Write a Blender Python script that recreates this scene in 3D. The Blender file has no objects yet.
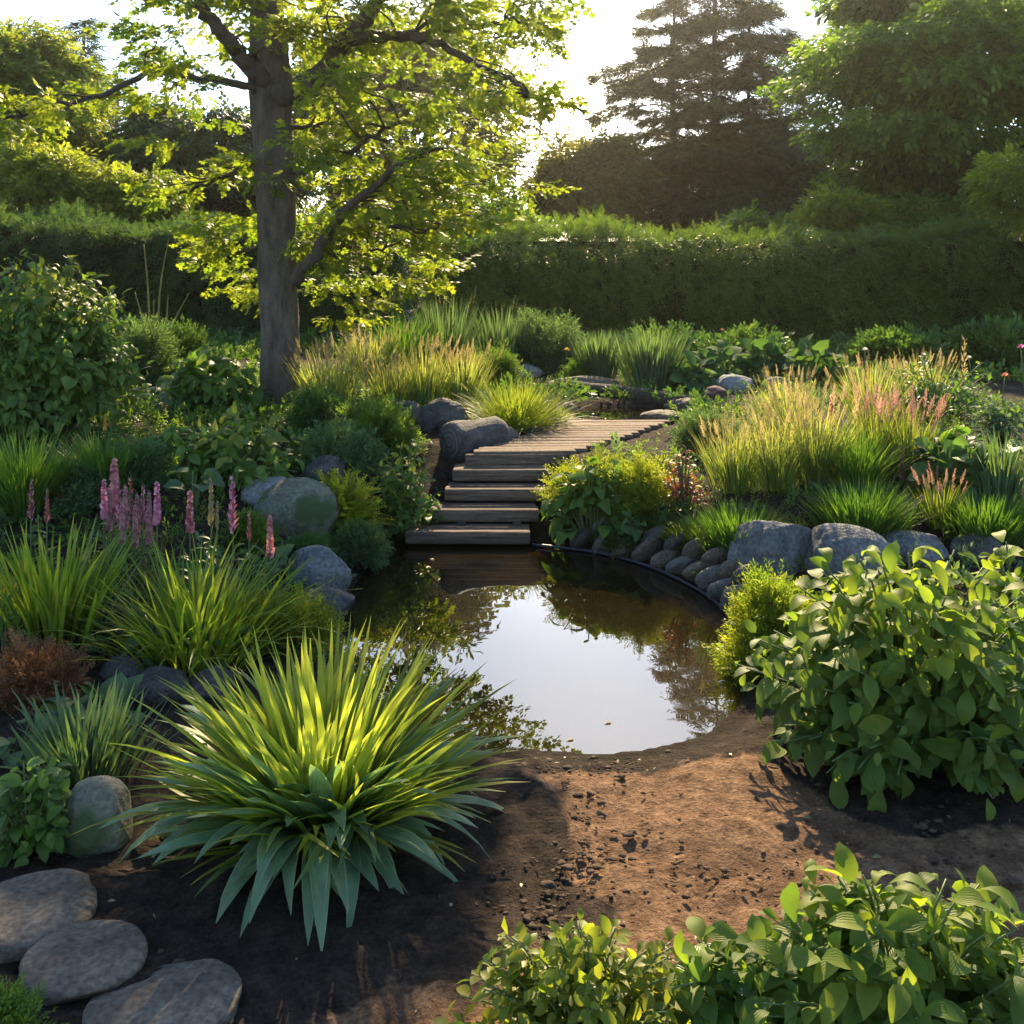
import bpy, bmesh, math, random
import numpy as np
from mathutils import Vector

S = bpy.context.scene
COL = S.collection
R = math.radians
# ------------------------------------------------------------------ camera
F = 1050.0            # focal length in pixels of the 1024 px frame
HZ = 270.0            # image row of the horizon
CH = 1.6              # eye height above the pond water
cam_d = bpy.data.cameras.new('camera')
cam = bpy.data.objects.new('camera', cam_d); COL.objects.link(cam)
cam.location = (0, 0, CH); cam.rotation_euler = (R(90), 0, 0)
cam_d.sensor_width = 36; cam_d.lens = F / 1024 * 36
cam_d.shift_y = -(512 - HZ) / 1024
cam_d.clip_start = 0.05; cam_d.clip_end = 600
S.camera = cam
# ------------------------------------------------------------------ light
SUN_EL, SUN_AZ = 32.0, 5.0
W = bpy.data.worlds.new('World'); S.world = W; W.use_nodes = True
wn = W.node_tree.nodes; wn.clear()
sky = wn.new('ShaderNodeTexSky'); sky.sky_type = 'NISHITA'; sky.sun_disc = False
sky.sun_elevation = R(SUN_EL); sky.sun_rotation = R(SUN_AZ); sky.air_density = 1.0; sky.dust_density = 0.6; sky.ozone_density = 1.5
bg = wn.new('ShaderNodeBackground'); bg.inputs[1].default_value = 0.118
wo = wn.new('ShaderNodeOutputWorld')
wt = wn.new('ShaderNodeMix'); wt.data_type = 'RGBA'; wt.blend_type = 'MULTIPLY'; wt.inputs[0].default_value = 1; wt.inputs[7].default_value = (.91, .97, 1.03, 1)
W.node_tree.links.new(sky.outputs[0], wt.inputs[6]); 
# the bright disc and warm glow of the evening sun seen low between the trees
gd = Vector((math.sin(R(3.4)) * math.cos(R(8.9)), math.cos(R(3.4)) * math.cos(R(8.9)), math.sin(R(8.9))))
tcw = wn.new('ShaderNodeTexCoord'); dp = wn.new('ShaderNodeVectorMath'); dp.operation = 'DOT_PRODUCT'; dp.inputs[1].default_value = gd; W.node_tree.links.new(tcw.outputs['Generated'], dp.inputs[0])
last = wt.outputs[2]
for deg, pw, c in ((14.0, 3.0, (9, 6.6, 4.0)), (2.2, 1.5, (160, 130, 85))):
    mr = wn.new('ShaderNodeMapRange'); W.node_tree.links.new(dp.outputs['Value'], mr.inputs[0]); mr.inputs[1].default_value = math.cos(R(deg)); mr.inputs[2].default_value = 1.0
    po = wn.new('ShaderNodeMath'); po.operation = 'POWER'; po.inputs[1].default_value = pw; W.node_tree.links.new(mr.outputs[0], po.inputs[0])
    ad = wn.new('ShaderNodeMix'); ad.data_type = 'RGBA'; ad.blend_type = 'ADD'; ad.clamp_result = False; W.node_tree.links.new(po.outputs[0], ad.inputs[0]); W.node_tree.links.new(last, ad.inputs[6]); ad.inputs[7].default_value = (*c, 1); last = ad.outputs[2]
W.node_tree.links.new(last, bg.inputs[0]); W.node_tree.links.new(bg.outputs[0], wo.inputs[0])
sd = bpy.data.lights.new('sun', 'SUN'); sd.energy = 5.0; sd.angle = R(0.6); sd.color = (1.0, 0.78, 0.47)
sun = bpy.data.objects.new('sun', sd); COL.objects.link(sun)
sdir = Vector((math.sin(R(SUN_AZ)) * math.cos(R(SUN_EL)), math.cos(R(SUN_AZ)) * math.cos(R(SUN_EL)), math.sin(R(SUN_EL))))
sun.rotation_euler = (-sdir).to_track_quat('-Z', 'Y').to_euler(); sun.location = sdir * 40
S.view_settings.view_transform = 'Standard'; S.view_settings.look = 'None'
S.view_settings.exposure = 1.66; S.view_settings.gamma = 1.0
S.render.engine = 'CYCLES'
cy = S.cycles
cy.use_denoising = True; cy.max_bounces = 8; cy.diffuse_bounces = 3; cy.glossy_bounces = 3; cy.transmission_bounces = 5
cy.volume_bounces = 0; cy.transparent_max_bounces = 4; cy.caustics_reflective = False; cy.caustics_refractive = False
cy.sample_clamp_indirect = 4.0
# ------------------------------------------------------------------ noise helpers
def _hash(ix, iy, iz, seed):
    h = (ix.astype(np.int64) * 374761393 + iy.astype(np.int64) * 668265263 + iz.astype(np.int64) * 2147483647 + seed * 974711) & 0xFFFFFFFF
    h = ((h ^ (h >> 13)) * 1274126177) & 0xFFFFFFFF
    h = ((h ^ (h >> 16)) * 2246822519) & 0xFFFFFFFF
    return ((h ^ (h >> 15)) & 0xFFFFFF) / float(0xFFFFFF)
def vnoise(p, seed=0):
    p = np.asarray(p, float); i = np.floor(p).astype(np.int64); f = p - i; f = f * f * (3 - 2 * f)
    out = 0
    for dx in (0, 1):
        for dy in (0, 1):
            for dz in (0, 1):
                w = (f[:, 0] if dx else 1 - f[:, 0]) * (f[:, 1] if dy else 1 - f[:, 1]) * (f[:, 2] if dz else 1 - f[:, 2])
                out = out + w * _hash(i[:, 0] + dx, i[:, 1] + dy, i[:, 2] + dz, seed)
    return out * 2 - 1
def fbm(p, seed=0, o=3, g=0.5):
    a, s, out = 1.0, 1.0, 0
    for k in range(o):
        out = out + a * vnoise(np.asarray(p) * s + k * 17.3, seed + k); a *= g; s *= 2.03
    return out
def sstep(a, b, x):
    t = np.clip((x - a) / (b - a), 0, 1); return t * t * (3 - 2 * t)
def rngof(name):
    return np.random.default_rng(abs(sum((i + 1) * 131 * ord(c) for i, c in enumerate(name))) % (2 ** 32))
# ------------------------------------------------------------------ ground shape
PX = [(540,751),(600,755),(660,748),(705,735),(735,712),(754,685),(754,640),(722,605),(690,585),(650,567),(600,554),(560,548),(530,546),
      (470,544),(405,547),(367,568),(347,598),(336,625),(343,662),(395,715),(470,746)]
def PT(px, py, d): return np.array([(px - 512) / F * d, d, CH - (py - HZ) / F * d])
OUT = np.array([PT(x, y, CH * F / (y - HZ))[:2] for x, y in PX])
def closed_spline(P, n=10):
    m = len(P); r = []
    for i in range(m):
        a, b, c, d = P[(i - 1) % m], P[i], P[(i + 1) % m], P[(i + 2) % m]
        for k in range(n):
            t = k / n
            r.append(0.5 * (2 * b + (c - a) * t + (2 * a - 5 * b + 4 * c - d) * t * t + (3 * b - a - 3 * c + d) * t ** 3))
    return np.array(r)
POND = closed_spline(OUT, 8)
def sdist(xy, poly):
    """signed distance to a closed polygon, negative inside"""
    xy = np.atleast_2d(xy); A = poly; B = np.roll(poly, -1, 0)
    best = np.full(len(xy), 1e9); ins = np.zeros(len(xy), bool)
    for a, b in zip(A, B):
        e = b - a; t = np.clip(((xy - a) @ e) / (e @ e), 0, 1)
        dd = np.hypot(*(xy - a - t[:, None] * e).T); best = np.minimum(best, dd)
        c = (a[1] > xy[:, 1]) != (b[1] > xy[:, 1])
        with np.errstate(divide='ignore', invalid='ignore'):
            xi = a[0] + (xy[:, 1] - a[1]) * e[0] / (e[1] if e[1] != 0 else 1e-9)
        ins ^= c & (xy[:, 0] < xi)
    return np.where(ins, -best, best)
UP = (0.93, 8.8, 0.62, 0.5)          # upper basin: centre and radii
def height(xy):
    xy = np.atleast_2d(np.asarray(xy, float)); x, y = xy[:, 0], xy[:, 1]
    yy = y + 0.5 * sstep(0.8, 1.6, x) + 0.35 * sstep(-0.9, -1.8, x)
    h = 0.045 + 0.375 * sstep(4.7, 7.0, yy) + 0.10 * sstep(7, 15, y)
    h = h + 0.10 * sstep(-1.0, -2.2, x) * sstep(3.2, 4.6, y)
    near = (np.abs(x - 0.1) < 3.2) & (y > 2.6) & (y < 7.6)
    s = np.full(len(x), 3.0)
    if near.any(): s[near] = sdist(xy[near], POND)
    h = np.where(s > 0, 0.004 + (h - 0.004) * sstep(0, 0.30, s) , -0.32 * sstep(0, 0.45, -s))
    ch = sstep(0.62, 0.46, np.abs(x + 0.22)) * sstep(5.9, 6.0, y) * sstep(7.1, 6.95, y)      # cut under the steps
    h = h * (1 - ch) + np.minimum(h, -0.10 + 0.42 * np.clip((y - 6.0) / 0.95, 0, 1)) * ch
    q = np.hypot((x - UP[0]) / UP[2], (y - UP[1]) / UP[3])
    h = h - 0.14 * sstep(1.05, 0.75, q)
    dk = sstep(0.2, 0.05, np.abs(x - (-0.0 + np.clip(y - 6.8, 0, 2) * 0.62)) - 0.28) * sstep(6.7, 6.85, y) * sstep(8.3, 8.15, y)
    return h - 0.09 * dk
def G(px, py):
    d = np.arange(1.4, 22, 0.01); x = (px - 512) / F * d; z = CH - (py - HZ) / F * d
    k = np.argmax(z < height(np.stack([x, d], 1))); return np.array([x[k], d[k], z[k]])
def hz1(x, y): return float(height([[x, y]])[0])
# ------------------------------------------------------------------ mesh collecting
class Geo:
    def __init__(s): s.V = []; s.Q = []; s.T = []; s.A = []; s.qm = []; s.tm = []; s.n = 0
    def add(s, V, Q=None, T=None, A=None, m=0):
        V = np.asarray(V, float).reshape(-1, 3); s.V.append(V)
        s.A.append(np.zeros((len(V), 3)) if A is None else np.asarray(A, float).reshape(-1, 3))
        if Q is not None and len(Q): s.Q.append(np.asarray(Q).reshape(-1, 4) + s.n); s.qm.append(np.full(len(s.Q[-1]), m))
        if T is not None and len(T): s.T.append(np.asarray(T).reshape(-1, 3) + s.n); s.tm.append(np.full(len(s.T[-1]), m))
        s.n += len(V)
    def inst(s, tpl, M, P, tint, m=0):
        """copies of a template: M (N,3,3) columns are its axes, P (N,3), tint (N)"""
        V, Q, T, A = tpl; N = len(P)
        if N == 0: return
        VV = np.einsum('nij,vj->nvi', M, V) + P[:, None, :]
        AA = np.broadcast_to(A[None], (N,) + A.shape).copy(); AA[:, :, 0] = np.clip(AA[:, :, 0] + tint[:, None], 0, 1)
        off = (np.arange(N) * len(V))[:, None, None]
        s.add(VV, (np.asarray(Q)[None] + off) if len(Q) else None, (np.asarray(T)[None] + off) if len(T) else None, AA, m)
    def mesh(s, name, mats):
        V = np.concatenate(s.V); A = np.concatenate(s.A)
        Q = np.concatenate(s.Q) if s.Q else np.zeros((0, 4), int); T = np.concatenate(s.T) if s.T else np.zeros((0, 3), int)
        me = bpy.data.meshes.new(name); me.vertices.add(len(V)); me.vertices.foreach_set('co', V.astype(np.float32).ravel())
        nl = Q.size + T.size; me.loops.add(nl)
        me.loops.foreach_set('vertex_index', np.concatenate([Q.ravel(), T.ravel()]).astype(np.int32))
        me.polygons.add(len(Q) + len(T))
        me.polygons.foreach_set('loop_start', np.concatenate([np.arange(len(Q)) * 4, Q.size + np.arange(len(T)) * 3]).astype(np.int32))
        mi = np.concatenate((s.qm or [np.zeros(0)]) + (s.tm or [np.zeros(0)])).astype(np.int32)
        for m in (mats if isinstance(mats, (list, tuple)) else [mats]): me.materials.append(m)
        me.polygons.foreach_set('material_index', mi)
        me.update(calc_edges=True)
        at = me.attributes.new('leaf', 'FLOAT_VECTOR', 'POINT'); at.data.foreach_set('vector', A.astype(np.float32).ravel())
        return me
    def build(s, name, mats, parent=None, loc=None):
        o = bpy.data.objects.new(name, s.mesh(name, mats)); COL.objects.link(o)
        if parent is not None: o.parent = parent
        if loc is not None: o.location = loc
        return o
def tag(o, label=None, cat=None, group=None, kind=None):
    if label: o['label'] = label
    if cat: o['category'] = cat
    if group: o['group'] = group
    if kind or cat: o['kind'] = kind or 'thing'
    return o
def empty(name, loc, label, cat, group=None, rz=0):
    o = bpy.data.objects.new(name, None); COL.objects.link(o); o.location = loc; o.rotation_euler = (0, 0, rz); o.empty_display_size = 0.1
    return tag(o, label, cat, group)
def unit(v): return v / np.maximum(np.linalg.norm(v, axis=-1, keepdims=True), 1e-9)
def frames(d, up, s, sw=None):
    """axes for templates: y along d, z near up; s length scale, sw width scale"""
    d = unit(d); x = unit(np.cross(d, up)); z = np.cross(x, d); sw = s if sw is None else sw
    s = np.broadcast_to(s, (len(d),)); sw = np.broadcast_to(sw, (len(d),))
    return np.stack([x * sw[:, None], d * s[:, None], z * s[:, None]], 2)
def tube(g, pts, rad, n=7, m=0, tint=0.5, bump=0, seed=0):
    P = np.asarray(pts, float); K = len(P); rad = np.broadcast_to(rad, (K,)).astype(float)
    t = np.gradient(P, axis=0); t = unit(t); ref = np.array([0.31, 0.95, 0.11]) if abs(t[0][1]) < 0.8 else np.array([1.0, 0, 0.1])
    u = unit(ref - t * (t @ ref)[:, None]); v = np.cross(t, u)
    a = np.arange(n) * 2 * math.pi / n
    rr = rad[:, None] * np.ones((1, n))
    if bump: 
        q = np.stack([np.cos(a)[None] * 1.3 + 0 * rr, np.sin(a)[None] * 1.3 + 0 * rr, np.cumsum(np.r_[0, np.linalg.norm(np.diff(P, axis=0), axis=1)])[:, None] * 2.5 + 0 * rr], 2).reshape(-1, 3)
        rr = rr * (1 + bump * fbm(q, seed, 3).reshape(K, n))
    V = P[:, None] + rr[:, :, None] * (np.cos(a)[None, :, None] * u[:, None] + np.sin(a)[None, :, None] * v[:, None])
    i = np.arange(K - 1)[:, None] * n; j = np.arange(n)[None]; k = (j + 1) % n
    Q = np.stack([i + j, i + k, i + n + k, i + n + j], 2).reshape(-1, 4)
    V = np.concatenate([V.reshape(-1, 3), P[-1:], P[:1]]); c = K * n
    T = [[c - n + q, c - n + (q + 1) % n, c] for q in range(n)] + [[(q + 1) % n, q, c + 1] for q in range(n)]
    A = np.zeros((len(V), 3)); A[:, 0] = tint; A[:K * n, 2] = np.repeat(np.linspace(0, 1, K), n)
    g.add(V, Q, T, A, m)
def smooth(P, n=5):
    P = np.asarray(P, float); Q = np.vstack([2 * P[0] - P[1], P, 2 * P[-1] - P[-2]]); r = []
    for i in range(len(P) - 1):
        a, b, c, d = Q[i:i + 4]
        for k in range(n):
            t = k / n; r.append(0.5 * (2 * b + (c - a) * t + (2 * a - 5 * b + 4 * c - d) * t * t + (3 * b - a - 3 * c + d) * t ** 3))
    r.append(P[-1]); return np.array(r)
def box(g, c, s, rz=0, m=0, bev=0.006, rng=None, tint=0.5):
    """bevelled box: centre c, size s"""
    h = np.array(s) / 2; b = min(bev, h.min() * 0.6); V = []; 
    for ax in range(3):
        for sg in (-1, 1):
            for p, q in ((-1, -1), (1, -1), (1, 1), (-1, 1)):
                v = np.zeros(3); v[ax] = sg * h[ax]; v[(ax + 1) % 3] = p * (h[(ax + 1) % 3] - b); v[(ax + 2) % 3] = q * (h[(ax + 2) % 3] - b); V.append(v)
    V = np.array(V); bm = bmesh.new()
    for v in V: bm.verts.new(v)
    r = bmesh.ops.convex_hull(bm, input=bm.verts); bm.verts.ensure_lookup_table(); bm.verts.index_update()
    bmesh.ops.recalc_face_normals(bm, faces=bm.faces)
    V = np.array([v.co[:] for v in bm.verts]); T = [[v.index for v in f.verts] for f in bm.faces]; bm.free()
    if rng is not None: V = V + rng.normal(0, 0.002, V.shape)
    ca, sa = math.cos(rz), math.sin(rz); V = V @ np.array([[ca, sa, 0], [-sa, ca, 0], [0, 0, 1]]) + np.array(c)
    A = np.zeros((len(V), 3)); A[:, 0] = tint; g.add(V, None, T, A, m)
# ------------------------------------------------------------------ materials
def nmat(name):
    m = bpy.data.materials.new(name); m.use_nodes = True; nt = m.node_tree; nt.nodes.clear()
    return m, nt, nt.nodes.new, nt.links.new
def lin(c): return (c[0], c[1], c[2], 1)
LEAF = {}
def leaf(name, c1, c2, tr=0.45, tip=None, tipat=(0.55, 1.0), rough=0.5, edge=None, trc=None, vein=0.0, spec=0.28):
    """two-sided leaf: colour varies leaf by leaf between c1 and c2, light passes through it"""
    if name in LEAF: return LEAF[name]
    m, nt, N, L = nmat(name)
    at = N('ShaderNodeAttribute'); at.attribute_name = 'leaf'; sp = N('ShaderNodeSeparateXYZ'); L(at.outputs['Vector'], sp.inputs[0])
    mx = N('ShaderNodeMix'); mx.data_type = 'RGBA'; L(sp.outputs[0], mx.inputs[0]); mx.inputs[6].default_value = lin(c1); mx.inputs[7].default_value = lin(c2)
    col = mx.outputs[2]
    if tip is not None:
        mr = N('ShaderNodeMapRange'); L(sp.outputs[2], mr.inputs[0]); mr.inputs[1].default_value, mr.inputs[2].default_value = tipat; mr.interpolation_type = 'SMOOTHSTEP'
        m2 = N('ShaderNodeMix'); m2.data_type = 'RGBA'; L(mr.outputs[0], m2.inputs[0]); L(col, m2.inputs[6]); m2.inputs[7].default_value = lin(tip); col = m2.outputs[2]
    if edge is not None:
        mr = N('ShaderNodeMapRange'); L(sp.outputs[1], mr.inputs[0]); mr.inputs[1].default_value, mr.inputs[2].default_value = 0.82, 1.0
        m2 = N('ShaderNodeMix'); m2.data_type = 'RGBA'; L(mr.outputs[0], m2.inputs[0]); L(col, m2.inputs[6]); m2.inputs[7].default_value = lin(edge); col = m2.outputs[2]
    tc = N('ShaderNodeTexCoord'); no = N('ShaderNodeTexNoise'); no.inputs['Scale'].default_value = 9; no.inputs['Detail'].default_value = 3; L(tc.outputs['Object'], no.inputs[0])
    hs = N('ShaderNodeHueSaturation'); L(col, hs.inputs['Color']); mv = N('ShaderNodeMapRange'); L(no.outputs[0], mv.inputs[0]); mv.inputs[1].default_value, mv.inputs[2].default_value = 0.3, 0.7
    mv.inputs[3].default_value, mv.inputs[4].default_value = 0.72, 1.28; L(mv.outputs[0], hs.inputs['Value']); col = hs.outputs[0]
    n2 = N('ShaderNodeTexNoise'); n2.inputs['Scale'].default_value = 38; n2.inputs['Detail'].default_value = 2; L(tc.outputs['Object'], n2.inputs[0]); m5 = N('ShaderNodeMapRange'); L(n2.outputs[0], m5.inputs[0]); m5.inputs[1].default_value, m5.inputs[2].default_value, m5.inputs[4].default_value = .64, .74, .55
    m6 = N('ShaderNodeMix'); m6.data_type = 'RGBA'; L(m5.outputs[0], m6.inputs[0]); L(col, m6.inputs[6]); m6.inputs[7].default_value = (c2[0] * 1.2 + .02, c2[1] * .8, c2[2] * .7, 1); col = m6.outputs[2]
    p = N('ShaderNodeBsdfPrincipled'); L(col, p.inputs['Base Color']); p.inputs['Roughness'].default_value = rough; p.inputs['Specular IOR Level'].default_value = spec
    if vein:
        wv = N('ShaderNodeMath'); wv.operation = 'MULTIPLY'; L(sp.outputs[1], wv.inputs[0]); wv.inputs[1].default_value = 26.0
        sn = N('ShaderNodeMath'); sn.operation = 'SINE'; L(wv.outputs[0], sn.inputs[0])
        bp = N('ShaderNodeBump'); bp.inputs['Strength'].default_value = vein; bp.inputs['Distance'].default_value = 0.002; L(sn.outputs[0], bp.inputs['Height']); L(bp.outputs[0], p.inputs['Normal'])
    t = N('ShaderNodeBsdfTranslucent')
    tm = N('ShaderNodeMix'); tm.data_type = 'RGBA'; tm.blend_type = 'MULTIPLY'; tm.inputs[0].default_value = 1; L(col, tm.inputs[6]); tm.inputs[7].default_value = lin(trc or (2.25, 2.3, 0.85))
    L(tm.outputs[2], t.inputs[0])
    ms = N('ShaderNodeMixShader'); ms.inputs[0].default_value = tr; L(p.outputs[0], ms.inputs[1]); L(t.outputs[0], ms.inputs[2])
    o = N('ShaderNodeOutputMaterial'); L(ms.outputs[0], o.inputs[0]); LEAF[name] = m
    return m
def rocky(name, c1, c2, scale=6.0, moss=None, mosslvl=0.55, bump=0.5, rough=0.85, speck=0.25, stretch=(1, 1, 1)):
    m, nt, N, L = nmat(name)
    tc = N('ShaderNodeTexCoord'); mp = N('ShaderNodeMapping'); L(tc.outputs['Object'], mp.inputs[0]); mp.inputs['Scale'].default_value = stretch
    n1 = N('ShaderNodeTexNoise'); n1.inputs['Scale'].default_value = scale; n1.inputs['Detail'].default_value = 8; n1.inputs['Roughness'].default_value = 0.62; L(mp.outputs[0], n1.inputs[0])
    n2 = N('ShaderNodeTexNoise'); n2.inputs['Scale'].default_value = scale * 11; n2.inputs['Detail'].default_value = 4; L(mp.outputs[0], n2.inputs[0])
    cr = N('ShaderNodeMapRange'); L(n1.outputs[0], cr.inputs[0]); cr.inputs[1].default_value, cr.inputs[2].default_value = 0.32, 0.68
    mx = N('ShaderNodeMix'); mx.data_type = 'RGBA'; L(cr.outputs[0], mx.inputs[0]); mx.inputs[6].default_value = lin(c1); mx.inputs[7].default_value = lin(c2)
    hs = N('ShaderNodeHueSaturation'); L(mx.outputs[2], hs.inputs['Color']); mv = N('ShaderNodeMapRange'); L(n2.outputs[0], mv.inputs[0]); mv.inputs[1].default_value, mv.inputs[2].default_value = 0.3, 0.7
    mv.inputs[3].default_value, mv.inputs[4].default_value = 1 - speck, 1 + speck; L(mv.outputs[0], hs.inputs['Value']); col = hs.outputs[0]
    if moss:
        n3 = N('ShaderNodeTexNoise'); n3.inputs['Scale'].default_value = scale * 0.7; n3.inputs['Detail'].default_value = 6; L(tc.outputs['Object'], n3.inputs[0])
        mr = N('ShaderNodeMapRange'); L(n3.outputs[0], mr.inputs[0]); mr.inputs[1].default_value, mr.inputs[2].default_value = mosslvl, mosslvl + 0.1
        m2 = N('ShaderNodeMix'); m2.data_type = 'RGBA'; L(mr.outputs[0], m2.inputs[0]); L(col, m2.inputs[6]); m2.inputs[7].default_value = lin(moss); col = m2.outputs[2]
    ad = N('ShaderNodeMath'); ad.operation = 'MULTIPLY_ADD'; L(n2.outputs[0], ad.inputs[0]); ad.inputs[1].default_value = 0.35; L(n1.outputs[0], ad.inputs[2])
    bp = N('ShaderNodeBump'); bp.inputs['Strength'].default_value = bump; bp.inputs['Distance'].default_value = 0.03; L(ad.outputs[0], bp.inputs['Height'])
    p = N('ShaderNodeBsdfPrincipled'); L(col, p.inputs['Base Color']); p.inputs['Roughness'].default_value = rough; p.inputs['Specular IOR Level'].default_value = 0.35; L(bp.outputs[0], p.inputs['Normal'])
    o = N('ShaderNodeOutputMaterial'); L(p.outputs[0], o.inputs[0]); return m
def plain(name, c, rough=0.6, spec=0.4):
    m, nt, N, L = nmat(name); p = N('ShaderNodeBsdfPrincipled'); p.inputs['Base Color'].default_value = lin(c); p.inputs['Roughness'].default_value = rough; p.inputs['Specular IOR Level'].default_value = spec
    o = N('ShaderNodeOutputMaterial'); L(p.outputs[0], o.inputs[0]); return m
M_bark = rocky('bark_grey_brown', (0.045, 0.034, 0.025), (0.15, 0.118, 0.088), 9, moss=(0.07, 0.08, 0.03), mosslvl=0.66, bump=1.0, stretch=(1.6, 1.6, 0.45))
M_bark_d = rocky('bark_dark', (0.035, 0.026, 0.02), (0.09, 0.07, 0.05), 7, bump=0.8, stretch=(1.5, 1.5, 0.25))
M_stem = plain('stem_green', (0.07, 0.11, 0.03)); M_stem_br = plain('stem_straw', (0.22, 0.17, 0.07)); M_twig = plain('twig_brown', (0.06, 0.04, 0.025))
M_stone = rocky('stone_blue_grey', (0.055, 0.054, 0.053), (0.18, 0.172, 0.162), 5, bump=1.0, speck=.45)
M_stone_d = rocky('stone_dark', (0.03, 0.028, 0.026), (0.10, 0.09, 0.08), 7, moss=(0.045, 0.05, 0.022), mosslvl=0.64, bump=0.9, speck=.4)
M_stone_w = rocky('stone_warm_flat', (0.048, 0.038, 0.028), (0.14, 0.108, 0.076), 6, bump=0.45, speck=0.5)
M_stone_m = rocky('stone_mossy', (0.08, 0.075, 0.055), (0.17, 0.16, 0.11), 6, moss=(0.045, 0.062, 0.02), mosslvl=0.5, bump=0.8, speck=.4)
M_stone_p = rocky('stone_pale', (0.12, 0.12, 0.12), (0.27, 0.26, 0.25), 6, bump=0.7, speck=.35)
M_river = rocky('stone_river', (0.06, 0.052, 0.045), (0.15, 0.13, 0.11), 7, bump=0.6, rough=0.75, speck=.35)
M_wood = rocky('timber_weathered', (0.085, 0.053, 0.035), (0.27, 0.18, 0.12), 6, moss=(0.06, 0.058, 0.03), mosslvl=.66, bump=0.9, speck=0.35, stretch=(0.5, 7, 7))
M_wood_d = rocky('timber_dark', (0.03, 0.024, 0.018), (0.075, 0.058, 0.042), 6, bump=0.5, stretch=(0.4, 5, 5))
M_liner = plain('liner_blue_grey', (0.03, 0.034, 0.05), 0.3, 0.5)
# soil: dark mulch, paler where the ground is trodden
def soil():
    m, nt, N, L = nmat('soil')
    tc = N('ShaderNodeTexCoord'); at = N('ShaderNodeAttribute'); at.attribute_name = 'leaf'; sp = N('ShaderNodeSeparateXYZ'); L(at.outputs['Vector'], sp.inputs[0])
    def noise(s, d=6, r=0.6):
        n = N('ShaderNodeTexNoise'); n.inputs['Scale'].default_value = s; n.inputs['Detail'].default_value = d; n.inputs['Roughness'].default_value = r; L(tc.outputs['Object'], n.inputs[0]); return n.outputs[0]
    a, b, c = noise(3.2), noise(16, 8, 0.7), noise(90, 4)
    def mr(i, lo, hi, x=0, y=1):
        n = N('ShaderNodeMapRange'); L(i, n.inputs[0]); n.inputs[1].default_value, n.inputs[2].default_value, n.inputs[3].default_value, n.inputs[4].default_value = lo, hi, x, y; return n.outputs[0]
    def mix(f, p, q):
        n = N('ShaderNodeMix'); n.data_type = 'RGBA'
        L(f, n.inputs[0])
        for i, v in ((6, p), (7, q)):
            if isinstance(v, tuple): n.inputs[i].default_value = lin(v)
            else: L(v, n.inputs[i])
        return n.outputs[2]
    pale = mix(mr(b, 0.35, 0.65), (0.11, 0.06, 0.032), (0.33, 0.195, 0.11)); pale = mix(mr(a, 0.48, 0.7), pale, (0.085, 0.047, 0.026))
    dark = mix(mr(b, 0.35, 0.65), (0.018, 0.013, 0.010), (0.065, 0.045, 0.032))
    ma = N('ShaderNodeMath'); ma.operation = 'MULTIPLY_ADD'; L(b, ma.inputs[0]); ma.inputs[1].default_value = 0.9; L(sp.outputs[0], ma.inputs[2])
    col = mix(mr(ma.outputs[0], 0.78, 1.02), dark, pale)
    col = mix(mr(sp.outputs[1], 0, 1), col, (0.022, 0.014, 0.009))
    hs = N('ShaderNodeHueSaturation'); L(col, hs.inputs['Color']); L(mr(c, 0.3, 0.7, 0.6, 1.4), hs.inputs['Value'])
    h = N('ShaderNodeMath'); h.operation = 'MULTIPLY_ADD'; L(c, h.inputs[0]); h.inputs[1].default_value = 0.3; L(b, h.inputs[2])
    bp = N('ShaderNodeBump'); bp.inputs['Strength'].default_value = 1.0; bp.inputs['Distance'].default_value = 0.06; L(h.outputs[0], bp.inputs['Height'])
    p = N('ShaderNodeBsdfPrincipled'); L(hs.outputs[0], p.inputs['Base Color']); p.inputs['Roughness'].default_value = 0.95; p.inputs['Specular IOR Level'].default_value = 0.1; L(bp.outputs[0], p.inputs['Normal'])
    o = N('ShaderNodeOutputMaterial'); L(p.outputs[0], o.inputs[0]); return m
M_soil = soil()
def water(name, c, ior, ripple=0.006):
    m, nt, N, L = nmat(name); tc = N('ShaderNodeTexCoord'); n = N('ShaderNodeTexNoise'); n.inputs['Scale'].default_value = 5; n.inputs['Detail'].default_value = 2; L(tc.outputs['Object'], n.inputs[0])
    bp = N('ShaderNodeBump'); bp.inputs['Strength'].default_value = ripple; bp.inputs['Distance'].default_value = 0.05; L(n.outputs[0], bp.inputs['Height'])
    p = N('ShaderNodeBsdfPrincipled'); p.inputs['Base Color'].default_value = lin(c); p.inputs['Roughness'].default_value = 0.0; p.inputs['IOR'].default_value = ior; L(bp.outputs[0], p.inputs['Normal'])
    o = N('ShaderNodeOutputMaterial'); L(p.outputs[0], o.inputs[0]); return m
M_water = water('pond_water', (0.010, 0.007, 0.003), 1.5)
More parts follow.
